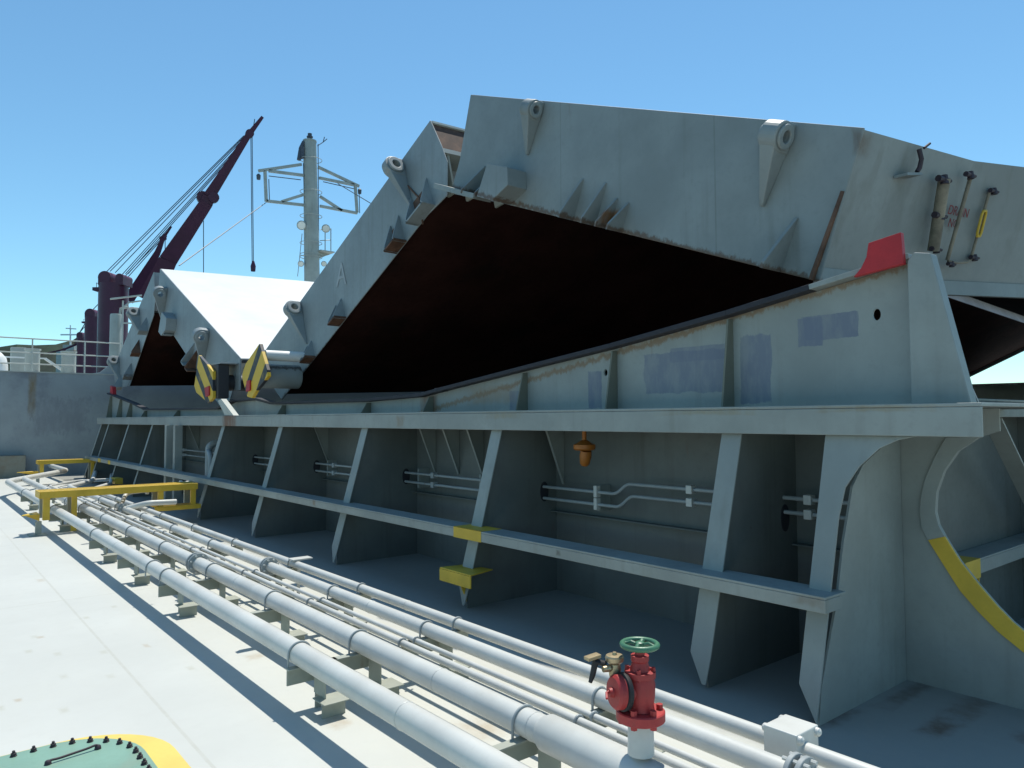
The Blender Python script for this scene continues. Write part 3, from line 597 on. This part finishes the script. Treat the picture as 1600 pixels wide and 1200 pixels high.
# branch from the middle pipe to the coaming, near the yellow stile
mb = MB(); mb.tube(curve_path([(x4, 13.6, .33), (2.95, 13.9, .52), (3.4, 13.75, .56), (4.1, 14.2, .62)], .12), .035, 12); mb.tube(curve_path([(x4, 13.1, .34), (3.05, 12.9, .42), (3.5, 13.0, .40)], .1), .045, 12)
for p in ((3.25, 13.8, .55), (3.6, 13.85, .58), (3.85, 14.0, .60)): mb.cyl((p[0]-.02, p[1], p[2]), (p[0]+.02, p[1], p[2]), .07)
part(P4, 'branch_pipe', mb, M['pipe'])
def steel_box(y0, y1):
    mb = MB(); mb.box((x5-.07, y0, .235), (x5+.115, y1, .385)); o = part(P5, 'junction_box', mb, M['pipe'], .006)
    for (xx, zz, yy, s) in ((x5-.05, .362, y0, -1), (x5+.095, .36, y0, -1), (x5+.095, .26, y0, -1), (x5-.04, .362, y1, 1), (x5+.095, .362, y1, 1)):
        mb = MB(); mb.lathe((xx, yy, zz), (0, s, 0), [(0, .02), (.014, .018), (.022, .008)], 12); part(o, 'box_bolt', mb, M['pipe'])
steel_box(1.72, 1.88)
mb = MB(); mb.box((x5-.05, 7.08, .345), (x5+.16, 7.20, .36)); mb.box((x5+.02, 7.13, 0), (x5+.05, 7.145, .344)); part(P5, 'bridge_plate', mb, M['pipe'], .003)
def support(xa, xb, xp, y, foot):
    o = thing('pipe_support', '', 'pipe support', (xp, y, 0), 'steel feet under the deck pipes')
    mb = MB(); mb.box((xa, y-.006, .155), (xb, y+.006, .253)); mb.box((xa-.008, y-.05, .254), (xb, y+.006, .264)); part(o, 'angle_bar', mb, M['support'], .002)
    mb = MB(); mb.box((xp-.03, y-.20, .1005), (xp-.02, y-.05, .253)); mb.box((xp-.02, y-.05, 0), (xp+.02, y-.04, .253)); part(o, 'post', mb, M['support'], .002)
    mb = MB(); mb.box((xp-.06, y-.23, 0), (xp+.09, y-.222, .092)); mb.box((xp-.075, y-.29, .0925), (xp+.09, y-.13, .1)); part(o, 'foot', mb, M['support'], .002)
    return o
ORD = ['first', 'second', 'third', 'fourth', 'fifth', 'sixth', 'seventh', 'eighth', 'ninth', 'tenth']
for (xa, xb, xp, nm) in ((1.81, 2.12, 1.99, 'outermost thick pipe'), (2.07, 2.47, 2.36, 'valve-carrying thick pipe'), (2.60, 3.15, 2.9, 'two pipes nearest the coaming')):
    base = None; n_ = -1
    for k, y in enumerate(YS):
        if xa < 2 and y in (2.70, 5.75, 12.05, 15.1): continue
        n_ += 1; lab = f'grey angle-iron foot under the {nm}, {ORD[n_]} from the camera'
        if base is None: base = support(xa, xb, xp, y, True); base['label'] = lab; y0 = y
        else: dup(base, (0, y-y0, 0), lab)

# ------------------------------------------------------------------ red valve
VX, VY, VZ = x2, 1.985, .062
va = thing('hydrant_valve', 'red hydrant valve with green handwheel standing on the thick white pipe', 'valve', (VX, VY, .40))
mb = MB(); mb.lathe((VX, VY, .36+VZ), (0, 0, 1), [(0, .053), (.14, .050)]); part(va, 'standpipe', mb, M['pipe'])
mb = MB(); mb.lathe((VX, VY, .492+VZ), (0, 0, 1), [(0, .092), (.004, .097), (.036, .097), (.04, .092)], 36); fl = part(va, 'flange', mb, M['red'])
for k in range(6):
    mb = MB(); a = 2*math.pi*(k+.35)/6; mb.cyl((VX+.076*math.cos(a), VY+.076*math.sin(a), .478+VZ), (VX+.076*math.cos(a), VY+.076*math.sin(a), .552+VZ), .014, seg=6); part(fl, 'flange_bolt', mb, M['red'])
mb = MB(); mb.lathe((VX, VY, .534+VZ), (0, 0, 1), [(0, .056), (.02, .052), (.05, .058), (.10, .060), (.125, .052), (.128, .062), (.15, .062), (.153, .040), (.185, .032), (.19, .036), (.21, .036), (.213, .020), (.24, .019), (.243, .010), (.25, .010)], 28); part(va, 'body', mb, M['red'])
for k in range(4):
    a = 2*math.pi*(k+.4)/4; mb = MB(); mb.cyl((VX+.052*math.cos(a), VY+.052*math.sin(a), .655+VZ), (VX+.052*math.cos(a), VY+.052*math.sin(a), .70+VZ), .009, seg=6); part(va, 'bonnet_bolt', mb, M['red'])
A = Vector((-.86, .30, .06)).normalized(); c = Vector((VX, VY, .605+VZ))
mb = MB(); mb.lathe(c, A, [(.02, .042), (.075, .042)], 24); part(va, 'outlet', mb, M['red'])
mb = MB(); mb.lathe(c, A, [(.066, .070), (.074, .073), (.084, .073), (.088, .066)], 30); part(va, 'outlet_gasket', mb, M['black'])
mb = MB(); mb.lathe(c, A, [(.089, .066), (.112, .066), (.122, .056), (.124, .020), (.14, .016)], 30); cap = part(va, 'outlet_cap', mb, M['red'])
mb = MB(); e = c+A*.125; mb.tube([e+Vector((.0, .0, .012)), e+A*.025, e+A*.025+Vector((-.02, -.02, -.012))], .005, 8); part(cap, 'cap_hook', mb, M['stopred'])
mb = MB(); mb.torus((VX, VY, .785+VZ), (0, 0, 1), .069, .0115, 36, 10); hw = part(va, 'handwheel', mb, M['green'])
mb = MB(); mb.lathe((VX, VY, .772+VZ), (0, 0, 1), [(0, .018), (.022, .018), (.026, .010)], 16)
for k in range(4):
    a = 2*math.pi*(k+.3)/4; d = Vector((math.cos(a), math.sin(a), 0)); pz = Vector((VX, VY, .785+VZ))
    mb.tube([pz+d*.014, pz+d*.035+Z3*.007, pz+d*.055-Z3*.002, pz+d*.066], .0075, 8)
part(hw, 'spokes', mb, M['green'])
vb = thing('gauge_cock', 'small worn brass cock with black clip beside the red valve', 'valve', (VX, VY+.1, .68))
g = Vector((VX-.055, VY+.085, .70+VZ))
mb = MB(); mb.lathe(g, (0, 0, 1), [(-.05, .022), (-.02, .026), (0, .022), (.012, .036), (.028, .038), (.034, .034), (.036, .01), (.046, .008)], 20); part(vb, 'cock_body', mb, M['brass'])
mb = MB(); mb.tube([g+Vector((-.03, .02, .0)), g+Vector((-.065, .045, .012)), g+Vector((-.075, .05, -.04)), g+Vector((-.085, .055, -.07))], [.012, .016, .012, .008], 10); part(vb, 'clip', mb, M['black'])
mb = MB(); mb.obox(g+Vector((-.075, .05, .03)), (.03, -.005, .003), (.004, .018, 0), (0, 0, .006)); mb.lathe(g+Vector((-.03, 0, -.012)), (-1, .3, 0), [(0, .014), (.03, .012)], 12); part(vb, 'lever', mb, M['brass'])
mb = MB(); mb.tube([g+Vector((.0, .0, -.05)), g+Vector((.02, -.03, -.10)), g+Vector((.03, -.05, -.14))], .010, 8); part(vb, 'stem', mb, M['red'])

# ------------------------------------------------------------------ hydraulic lines along the coaming wall
def hyd(label, z, dz2, yjog):
    t = thing('hydraulic_pipe', label, 'pipe', (5.02, 14, z), 'hydraulic lines on the coaming')
    pth = [(5.02, 24.0, z), (5.02, yjog+.14, z), (5.02, yjog, z+dz2), (5.02, 2.32, z+dz2)]
    mb = MB(); mb.tube(curve_path(pth, .05, 4), .0155, 12); part(t, 'pipe_run', mb, M['clamp'])
    for k, y in enumerate((3.78, 2.75, 4.85, 6.35, 8.9, 7.6, 11.55, 10.3, 14.2, 16.3, 18.0)):
        zz = z+(dz2 if y < yjog else 0); mb = MB()
        mb.box((4.985, y-.03, zz-.035), (5.055, y+.03, zz+.035)) if k != 2 else mb.box((4.99, y-.02, zz-.05), (5.05, y+.02, zz+.06)); part(t, 'pipe_clip', mb, M['pipe'] if k < 3 else M['clamp'], .006)
hyd('upper thin hydraulic line with a kink along the coaming wall', 1.06, .10, 4.47); hyd('lower thin hydraulic line with a kink along the coaming wall', .945, .11, 4.43)
for y in (6.7, 8.0, 10.6, 4.86, 3.3): mb = MB(); mb.box((5.045, y-.015, .88), (5.199, y+.015, 1.22 if y < 4 else 1.12)); part(co, 'pipe_bracket', mb, M['coaming'])
# work lamp under the flange
la = thing('work_lamp', 'orange work lamp hanging under the coaming flange', 'lamp', (4.78, 4.76, 1.64))
mb = MB(); mb.cyl((4.78, 4.77, 1.64), (4.78, 4.77, 1.52), .02); part(la, 'stem', mb, M['orange'])
mb = MB(); mb.lathe((4.78, 4.77, 1.46), (0, 0, 1), [(0, .085), (.012, .10), (.05, .10), (.062, .07), (.09, .03)], 20); part(la, 'hood', mb, M['orange'])
mb = MB(); mb.lathe((4.78, 4.75, 1.455), (.1, .25, -1), [(0, .05), (.05, .055), (.12, .045), (.14, .03)], 18); part(la, 'bulb_guard', mb, M['orange'])
# drain valve in the dark bay beyond the box post
dv = thing('drain_valve', 'grey bent drain pipes in the dark bay of the coaming', 'valve', (4.7, 15.0, 0))
mb = MB(); mb.tube(curve_path([(4.7, 15.2, .4), (4.7, 15.2, 1.25), (4.9, 15.2, 1.3), (5.15, 15.2, 1.3)], .1), .07, 14); part(dv, 'riser', mb, M['clamp'])
mb = MB(); mb.tube(curve_path([(4.55, 14.6, .5), (4.55, 14.6, 1.05), (4.6, 14.9, 1.15), (4.7, 15.2, 1.1)], .12), .05, 12); mb.cyl((4.55, 14.6, .62), (4.55, 14.6, .70), .10); part(dv, 'bend', mb, M['clamp'])

# ------------------------------------------------------------------ yellow stiles over the pipes
def stile(label, X0, X1, Y0, D, zt, posts, treads, wing):
    t = thing('pipe_stile', label, 'step', (X0, Y0, 0), 'yellow stiles over the pipes')
    mb = MB(); n = 9
    for k in range(n): mb.box((X0, Y0+.02+D*k/n, zt-.02), (X1, Y0+.02+D*(k+.72)/n, zt))
    part(t, 'tread', mb, M['yellow'])
    mb = MB(); mb.box((X0, Y0, zt-.10), (X1, Y0+.016, zt+.004)); mb.box((X0, Y0+D+.02, zt-.10), (X1, Y0+D+.036, zt+.004)); mb.box((X0-.016, Y0, zt-.10), (X0-.001, Y0+D+.036, zt+.004)); mb.box((X1+.001, Y0, zt-.10), (X1+.016, Y0+D+.036, zt+.004))
    part(t, 'rim', mb, M['yellow'], .003)
    for (x, z0, w) in posts:
        for yy in (Y0+.03, Y0+D-.03):
            mb = MB(); mb.box((x, yy-.008, z0), (x+w, yy+.008, zt-.10)); mb.box((x, yy+.008, z0), (x+.012, yy+w*.8, zt-.10)); part(t, 'leg', mb, M['yellow'] if yy < Y0+.1 else M['support'], .002)
    for (xa, xb, z) in treads:
        mb = MB(); mb.box((xa, Y0, z-.012), (xb, Y0+.34, z)); mb.box((xa, Y0-.001, z-.075), (xb, Y0+.012, z-.013)); part(t, 'low_step', mb, M['yellow'], .002)
    if wing:
        xa, z = wing; mb = MB(); mb.plate([(xa, 0), (X0, 0), (X0, .42), (xa+.03, .1)], (0, Y0, z), X3, Y3, (0, 0, .012)); mb.plate([(xa+.05, z-.001), (X0, z-.001), (X0, z-.10)], (0, Y0+.05, 0), X3, Z3, (0, .01, 0)); part(t, 'low_step', mb, M['yellow'], .002)
        mb = MB(); mb.box((X0-.05, Y0+.05, .012), (X0+.03, Y0+.11, z-.101)); mb.box((X0-.14, Y0-.05, 0), (X0+.1, Y0+.2, .012)); part(t, 'foot_plate', mb, M['support'], .003)
    return t
stile('long yellow stile crossing the pipes, nearer of the two', 1.64, 3.93, 13.32, .44, .655, [(1.68, .22, .09), (2.06, .02, .075), (3.32, .25, .08), (3.84, .25, .08)], [(3.26, 4.0, .30)], (1.40, .31))
stile('yellow stile crossing the pipes, farther one against the forecastle bulkhead', 2.85, 4.25, 23.6, .44, .66, [(2.88, .2, .09), (4.1, .1, .08)], [], (2.35, .36))
# ------------------------------------------------------------------ manhole
cx, cy = .40, 3.87
mh = thing('deck_manhole', 'green bolted manhole cover inside a yellow painted ring on the white deck', 'manhole', (cx, cy, 0))
def rrect(hx, hy, r, n=10):
    out = []
    for (sx, sy, a0) in ((1, 1, 0), (-1, 1, 90), (-1, -1, 180), (1, -1, 270)):
        for k in range(n+1):
            a = math.radians(a0+90*k/n); out.append((sx*(hx-r)+r*math.cos(a), sy*(hy-r)+r*math.sin(a)))
    return out
def mpt(u, v, z=0): p = onz(u, v, z); return p
EX, EY, ER = .62, .80, .40
mb = MB(); mb.plate(rrect(EX+.14, EY+.06, ER+.08), (cx, cy, .0005), X3, Y3, (0, 0, .0035)); part(mh, 'painted_ring', mb, M['ringyellow'])
mb = MB(); mb.plate(rrect(EX, EY, ER), (cx, cy, .0045), X3, Y3, (0, 0, .022)); part(mh, 'cover_plate', mb, M['hatchgreen'], .004)
o3 = rrect(EX-.045, EY-.045, ER-.045, 30)
L = [0]
for a, b in zip(o3, o3[1:]+o3[:1]): L.append(L[-1]+math.dist(a, b))
nb = 54
for k in range(nb):
    s = L[-1]*k/nb; i = max(j for j in range(len(o3)) if L[j] <= s); a, b = o3[i], o3[(i+1) % len(o3)]; tt = (s-L[i])/max(1e-6, L[i+1]-L[i])
    bx, by = cx+a[0]+(b[0]-a[0])*tt, cy+a[1]+(b[1]-a[1])*tt; mb = MB()
    mb.lathe((bx, by, .0265), (0, 0, 1), [(0, .0165), (.004, .0165), (.005, .0135), (.016, .0135), (.017, .0075), (.027, .0075), (.029, .005)], 6 if k % 2 else 7); part(mh, 'bolt', mb, M['bolt'])
a, b = mpt(75, 1190, .04), mpt(153, 1166, .04); mb = MB(); mb.tube(curve_path([(a.x, a.y, .028), (a.x, a.y, .045), (a.x*.8+b.x*.2, a.y*.8+b.y*.2, .040), (a.x*.2+b.x*.8, a.y*.2+b.y*.8, .045), (b.x, b.y, .052), (b.x, b.y, .028)], .02), .006, 10)
for p in (a, b): mb.lathe((p.x, p.y, .0265), (0, 0, 1), [(0, .017), (.014, .015), (.02, .009)], 10)
part(mh, 'handle', mb, M['bolt'])

# ------------------------------------------------------------------ forecastle bulkhead and what stands on it
bw = thing('forecastle_bulkhead', 'grey patchy steel bulkhead closing the deck below the forecastle', 'wall', (4, 27.6, 0))
mb = MB(); mb.box((-6, 27.6, 0), (42, 27.75, 3.27)); part(bw, 'bulkhead_plate', mb, M['wall'])
mb = MB(); mb.box((-6, 27.58, 3.272), (42, 27.9, 3.30)); part(bw, 'top_edge', mb, M['cream'])
mb = MB(); mb.plate([(4.6, 3.27), (5.0, 3.35), (5.7, 4.0), (6.4, 4.0), (6.4, 3.27)], (0, 27.62, 0), X3, Z3, (0, .06, 0)); part(bw, 'break_plate', mb, M['wall'])
mb = MB(); mb.box((1.2, 27.15, 0), (2.93, 27.58, .68)); solo('deck_locker', mb, paint('rust stained locker', (.20, .205, .17), rough=.6, rust=.9, dirt=((.16, .10, .05), .6, 2)), 'low grey locker with rust stains against the forecastle bulkhead', 'locker', bevel=.01)
mr = thing('guard_rail', 'thin white guard rail along the forecastle edge', 'railing', (3, 29, 3.25))
YR = 28.9
mb = MB()
for (z, xa, xb) in ((4.46, -6, 5.9), (3.99, -6, 5.75), (3.62, -6, 5.9)): mb.cyl((xa, YR, z), (xb, YR, z), .022, seg=8)
part(mr, 'rail', mb, M['cream'])
for x in (-3.5, -1.6, .3, 1.9, 3.22, 4.75):
    mb = MB(); mb.cyl((x, YR, 3.25), (x, YR, 4.46), .022, seg=8); part(mr, 'post', mb, M['cream'])
mb = MB(); mb.cyl((5.9, YR, 3.25), (5.9, YR, 6.0), .03, seg=8); mb.bar((5.5, YR, 6.02), (6.5, YR, 6.25), .14, .05); mb.bar((5.9, YR, 5.2), (6.4, YR, 5.22), .05, .05); mb.tube([(5.9, YR, 5.75), (6.1, YR, 5.95), (6.5, YR, 6.05)], .03, 8); part(mr, 'light_arm', mb, M['cream'])
def bollard(u0, u1, vt, label, y=29.4, zt=None):
    a = ony(u0, vt, y); b = ony(u1, vt, y); xc = (a.x+b.x)/2; r = (b.x-a.x)/2; h = (a.z+b.z)/2
    t = thing('mooring_bollard', label, 'bollard', (xc, y, 3.25), 'bollards on the forecastle')
    mb = MB(); mb.lathe((xc, y, 3.25), (0, 0, 1), [(0, r*1.02), (h-3.25-.06, r), (h-3.25-.05, r*1.12), (h-3.25, r*1.12)], 24); part(t, 'drum', mb, M['cream'])
    mb = MB(); mb.lathe((xc+r*.5, y-r*.9, 3.26), (0, 0, 1), [(0, r*.5), (.12, r*.45)], 14); part(t, 'rusty_foot', mb, M['rustbar'], label='rust-red patch at the foot')
bollard(39, 63, 545, 'left of the two thick grey mooring bollards, with a cap, on the forecastle'); bollard(96, 119, 549, 'right of the two thick grey mooring bollards on the forecastle')
mb = MB(); a = ony(172, 490, 29.3); b = ony(191, 490, 29.3); xc = (a.x+b.x)/2; r = (b.x-a.x)/2
mb.lathe((xc, 29.3, 3.25), (0, 0, 1), [(0, r), (a.z-3.25-.05, r), (a.z-3.25, r*.9)], 20); mb.tube([(xc+r*.6, 29.3, a.z), (xc+r*.7, 29.3, a.z+.2), (xc+.4, 29.3, a.z+.3)], .04, 8); solo('vent_pillar', mb, M['mast'], 'tall grey vent pillar on the forecastle before the maroon crane', 'vent')
mb = MB(); a = ony(-12, 560, 29.2); mb.lathe((a.x+.1, 29.2, 3.25), (0, 0, 1), [(0, .34), (.3, .33), (.55, .28), (.72, .14), (.76, .05)], 20); solo('mushroom_vent', mb, M['white'], 'rounded white vent cap at the left end of the forecastle', 'vent')
mb = MB(); a = ony(29, 543, 31); mb.box((a.x-.22, 30.9, 3.25), (a.x+.22, 31.2, a.z)); solo('winch_post', mb, M['mast'], 'slim grey post behind the left bollard', 'post', bevel=.01)
mb = MB(); a = ony(86, 565, 30); b = ony(90, 572, 30); mb.bar((a.x-.3, 30, 3.9), (a.x+.45, 30, 3.35), .08, .08); mb.bar((a.x-.3, 30, 3.9), (a.x-1.6, 30, 3.9), .05, .05); solo('stay_brace', mb, M['white'], 'short white slanting brace between the two bollards', 'brace')

# ------------------------------------------------------------------ foremast
FY = 40
fm = thing('foremast', 'tall grey foremast with crosstree frames and floodlights behind the white hatch cover', 'mast', (15.3, FY, 3.25))
f = lambda u, v, y=FY: ony(u, v, y)
b0, b1 = f(487.5, 432), f(484, 222); s = (b1-b0)/(b1.z-b0.z)
mb = MB(); mb.tube([b0-s*(b0.z-3.25), b0, b1], [.50, .44, .37], 28); mb.lathe(b1, (0, 0, 1), [(0, .39), (.08, .39), (.09, .2)], 28); part(fm, 'pole', mb, M['mast'])
mb = MB(); t = b1; mb.lathe(t, (0, 0, 1), [(.05, .14), (.25, .14), (.27, .18), (.33, .18), (.35, .12), (.5, .12)], 14); part(fm, 'masthead_lamp', mb, M['cable'])
mb = MB(); a = f(470, 235); mb.box((a.x-.05, FY-.15, a.z-.45), (a.x+.15, FY+.15, a.z+.2)); mb.tube([f(475, 222), f(470, 232), f(467, 250)], .12, 8); part(fm, 'horn', mb, M['cable'])
mb = MB(); W_ = .075
for (p, q) in (((404, 267), (471, 257)), ((420, 267), (474, 274)), ((497, 261), (561, 291)), ((499, 278), (553, 289)), ((414, 267), (416, 315)), ((555, 290), (558, 332)), ((416, 314), (480, 321)), ((500, 322), (558, 333)), ((440, 315), (475, 304)), ((500, 307), (534, 329))):
    mb.bar(f(*p), f(*q), .13, .15)
part(fm, 'crosstree', mb, M['mast'])
mb = MB()
for (p, q) in (((420, 275), (470, 281)), ((420, 280), (421, 312)), ((505, 284), (553, 295)), ((561, 296), (562, 333)), ((497, 225), (498, 400)), ((474, 255), (476, 330)), ((496, 228), (505, 222)), ((505, 222), (511, 217)), ((505, 222), (507, 214))): mb.tube([f(*p), f(*q)], .025, 6)
part(fm, 'wiring', mb, M['cable'])
for (u, v) in ((404, 273), (562, 296)):
    a = f(u, v); mb = MB(); mb.lathe((a.x, a.y, a.z-.15), (0, 0, 1), [(-.12, .10), (.12, .12), (.2, .05)], 12); part(fm, 'yard_lamp', mb, M['cable'])
for (u, v, s_) in ((471, 352, 1), (509, 357, .9), (470, 412, .65), (506, 412, .6)):
    a = f(u, v); d = Vector((-.35, -.9, -.25)).normalized(); mb = MB(); mb.lathe(a, d, [(-.25*s_, .1*s_), (-.2*s_, .22*s_), (.1*s_, .27*s_), (.12*s_, .23*s_)], 18); fl = part(fm, 'floodlight', mb, M['mast'])
    mb = MB(); mb.lathe(a+d*.12*s_, d, [(0, .22*s_), (.02, .21*s_)], 18); part(fl, 'lens', mb, M['glass'])
mb = MB(); a, b = f(500, 393), f(517, 391); mb.box((a.x-.2, FY-.5, a.z-.06), (b.x, FY+.5, a.z))
mb.plate([(a.x-.1, a.z-.061), (b.x-.05, a.z-.061), (a.x-.1, a.z-.45)], (0, FY, 0), X3, Z3, (0, .03, 0)); part(fm, 'platform', mb, M['mast'])
mb = MB()
for (u, v) in ((508, 392), (517, 392)):
    p, q = f(u, v), f(u, 357); mb.tube([p, q], .03, 6)
for v in (358, 375): mb.tube([f(500, v+1), f(517, v)], .025, 6)
part(fm, 'platform_rail', mb, M['mast'])
mb = MB()
for v in (250, 300, 338, 380, 398, 402): mb.torus(f(486, v), (0, 0, 1), .62, .018, 24, 6)
mb.tube([f(472, 365), f(465, 432)], .02, 6); part(fm, 'hoop', mb, M['mast'])
for (p, q, lb) in (((415, 317), (280, 415), 'thin wire stay running down left from the foremast crosstree'), ((528, 287), (625, 345), 'thin wire stay running right from the foremast crosstree')):
    mb = MB(); A_, B_ = f(*p), ony(*q, 31 if p[0] < 450 else 33); mb.tube([A_, B_], .025, 6); solo('wire_stay', mb, M['cable'], lb, 'cable')

# ------------------------------------------------------------------ cranes of the ships ahead
def at(u, v, D): return EYE+ray(u, v)*D
def crane(label, D, ped, jib, cheeks, lines, hook, zb=-2):
    c0 = at((ped[0]+ped[1])/2, ped[2], D); wid = (at(ped[1], ped[2], D)-at(ped[0], ped[2], D)).length
    t = thing('ship_crane', label, 'crane', (c0.x, c0.y, zb), 'maroon deck cranes ahead')
    mb = MB(); r = wid/2
    mb.lathe((c0.x, c0.y, zb), (0, 0, 1), [(0, r*1.0), (c0.z-zb, r*1.0)], 32); part(t, 'pedestal', mb, M['crane'])
    mb = MB(); dx = (at(ped[1], ped[2], D)-at(ped[0], ped[2], D)).normalized(); dd = Vector((-dx.y, dx.x, 0))
    for (u0, u1, v) in cheeks:
        a, b = at(u0, v, D), at(u1, v, D); w = (b-a).length/2; m_ = (a+b)/2
        mb.cyl(m_-dd*r*.7, m_+dd*r*.7, w, seg=20); mb.obox(Vector((m_.x, m_.y, (m_.z+c0.z)/2-.1)), dx*w*.98, dd*r*.68, (0, 0, max(.1, (m_.z-c0.z)/2+.15)))
    part(t, 'sheave_housing', mb, M['crane'])
    mb = MB(); a = at(ped[0]-1, 600, D); off = Vector((-.5*r*0, 0, 0))
    e = c0-dx*r*1.08; mb.cyl((e.x, e.y, zb), (e.x, e.y, c0.z), r*.08, seg=10); part(t, 'pipe_riser', mb, M['pipe'])
    mb = MB(); e = at(ped[0]-1, ped[2]+9, D); mb.obox(e, dx*r*.28, dd*r*.5, (0, 0, r*.12))
    for k in (-.9, 0, .9): mb.cyl(e+dx*r*.28*k, e+dx*r*.28*k+Z3*r*.55, r*.02, seg=6)
    mb.cyl(e-dx*r*.28+Z3*r*.5, e+dx*r*.28+Z3*r*.5, r*.02, seg=6); part(t, 'gallery', mb, M['jib'])
    mb = MB(); px = [at(u, v, D) for (u, v, w) in jib]; ws = [w*1.12/FPX*D for (u, v, w) in jib]; n0 = Vector(ray(*jib[0][:2])).normalized()
    for i in range(len(jib)-1):
        d = (px[i+1]-px[i]); u_ = d.normalized().cross(n0).normalized(); q = [px[i]+u_*ws[i]/2, px[i+1]+u_*ws[i+1]/2, px[i+1]-u_*ws[i+1]/2, px[i]-u_*ws[i]/2]
        dep = ws[i]*.8; vs = [mb.bm.verts.new(p-n0*dep/2) for p in q]+[mb.bm.verts.new(p+n0*dep/2) for p in q]
        for fc in ((0,1,2,3),(7,6,5,4),(0,4,5,1),(1,5,6,2),(2,6,7,3),(3,7,4,0)): mb.bm.faces.new([vs[k] for k in fc])
    jb = part(t, 'jib', mb, M['jib'])
    k = len(jib)//2
    for (u, v, ru) in ((jib[-2][0], jib[-2][1], jib[-2][2]*.9), (jib[k][0]-jib[k][2]*.6, jib[k][1]+jib[k][2]*.05, jib[k][2]*.62), (jib[k][0]+jib[k][2]*.5, jib[k][1]+1, jib[k][2]*.55)):
        p = at(u, v, D); rr = ru/FPX*D; mb = MB(); mb.cyl(p-n0*rr*.8, p+n0*rr*.8, rr, seg=14); part(jb, 'jib_sheave', mb, M['jib'])
    mb = MB()
    for (p, q) in lines: mb.tube([at(*p, D), at(*q, D)], .045*D/85, 6)
    part(t, 'cable', mb, M['cable'])
    if hook:
        mb = MB(); p = at(*hook, D); mb.lathe((p.x, p.y, p.z), (0, 0, 1), [(0, .25), (.6, .3), (1.2, .12)], 10); part(t, 'hook_block', mb, M['jib'])
    return t
crane('largest maroon crane with a long dark jib leaning right over the hatch', 85, (157, 199, 444), [(232, 470, 30), (262, 408, 23), (322, 318, 17), (326, 308, 15), (387, 213, 8), (390, 209, 7), (410, 183, 4)],
      [(161, 181, 436), (188, 200, 436)], [((167, 424), (381, 212)), ((172, 424), (382, 213)), ((180, 426), (383, 214)), ((190, 430), (384, 216)), ((196, 428), (385, 217)), ((200, 428), (386, 218)), ((394, 214), (396, 412)), ((392, 214), (394, 412)), ((318, 345), (318, 430)), ((395, 205), (398, 186))], (395.5, 424), 0)
crane('smaller maroon crane, second of the row, behind the largest one', 150, (134, 154, 495), [(200, 470, 14), (232, 420, 12), (246, 395, 8), (255, 372, 5), (257, 369, 4), (268, 354, 2)],
      [(136, 152, 491)], [((145, 484), (253, 372)), ((152, 486), (253, 374)), ((155, 470), (178, 455)), ((258, 372), (258, 392)), ((126, 518), (134, 508))], None)
crane('smallest maroon crane, third of the row, left of the others', 205, (121, 132, 527), [(132, 533, 3), (100, 546, 2.4), (64, 554, 1.5)], [(121.5, 131.5, 524)], [((124, 520), (136, 500))], None)
fs = thing('distant_ship', 'distant white ship with a thin crossed mast, beyond the right bollard', 'ship', at(110, 560, 260))
mb = MB(); c = at(112, 550, 260); dx = Vector((.77, -.63, 0)); dd = Vector((.63, .77, 0))
mb.obox((c.x, c.y, c.z-8), dx*3.6, dd*3, (0, 0, 8)); mb.obox((c.x, c.y, c.z+1.2), dx*2.0, dd*2, (0, 0, 1.2)); part(fs, 'superstructure', mb, M['cream'])
mb = MB(); a, b = at(110, 545, 260), at(110, 508, 260); mb.cyl(a, b, .35, .18, 8); mb.bar(at(95, 523, 260), at(122, 523, 260), .5, .45); mb.bar(at(103, 513, 260), at(119, 514, 260), .4, .35); part(fs, 'mast', mb, M['white'])
mb = MB(); c = at(112, 548, 258); mb.obox((c.x, c.y, c.z-1.2), dx*3.0, dd*.5, (0, 0, 1.2)); part(fs, 'orange_band', mb, M['orange'])
mh_ = thing('moored_ship', 'dark low hull of the ship that carries the maroon cranes, mostly behind the forecastle', 'ship', (25, 130, -9))
mb = MB(); a = Vector((16, 80, 0)); b = Vector((38, 235, 0)); d = (b-a).normalized(); n = Vector((d.y, -d.x, 0)); mb.obox(Vector(((a.x+b.x)/2, (a.y+b.y)/2, -5.4)), d*95, n*11, (0, 0, 3.5)); part(mh_, 'hull', mb, M['hull'])
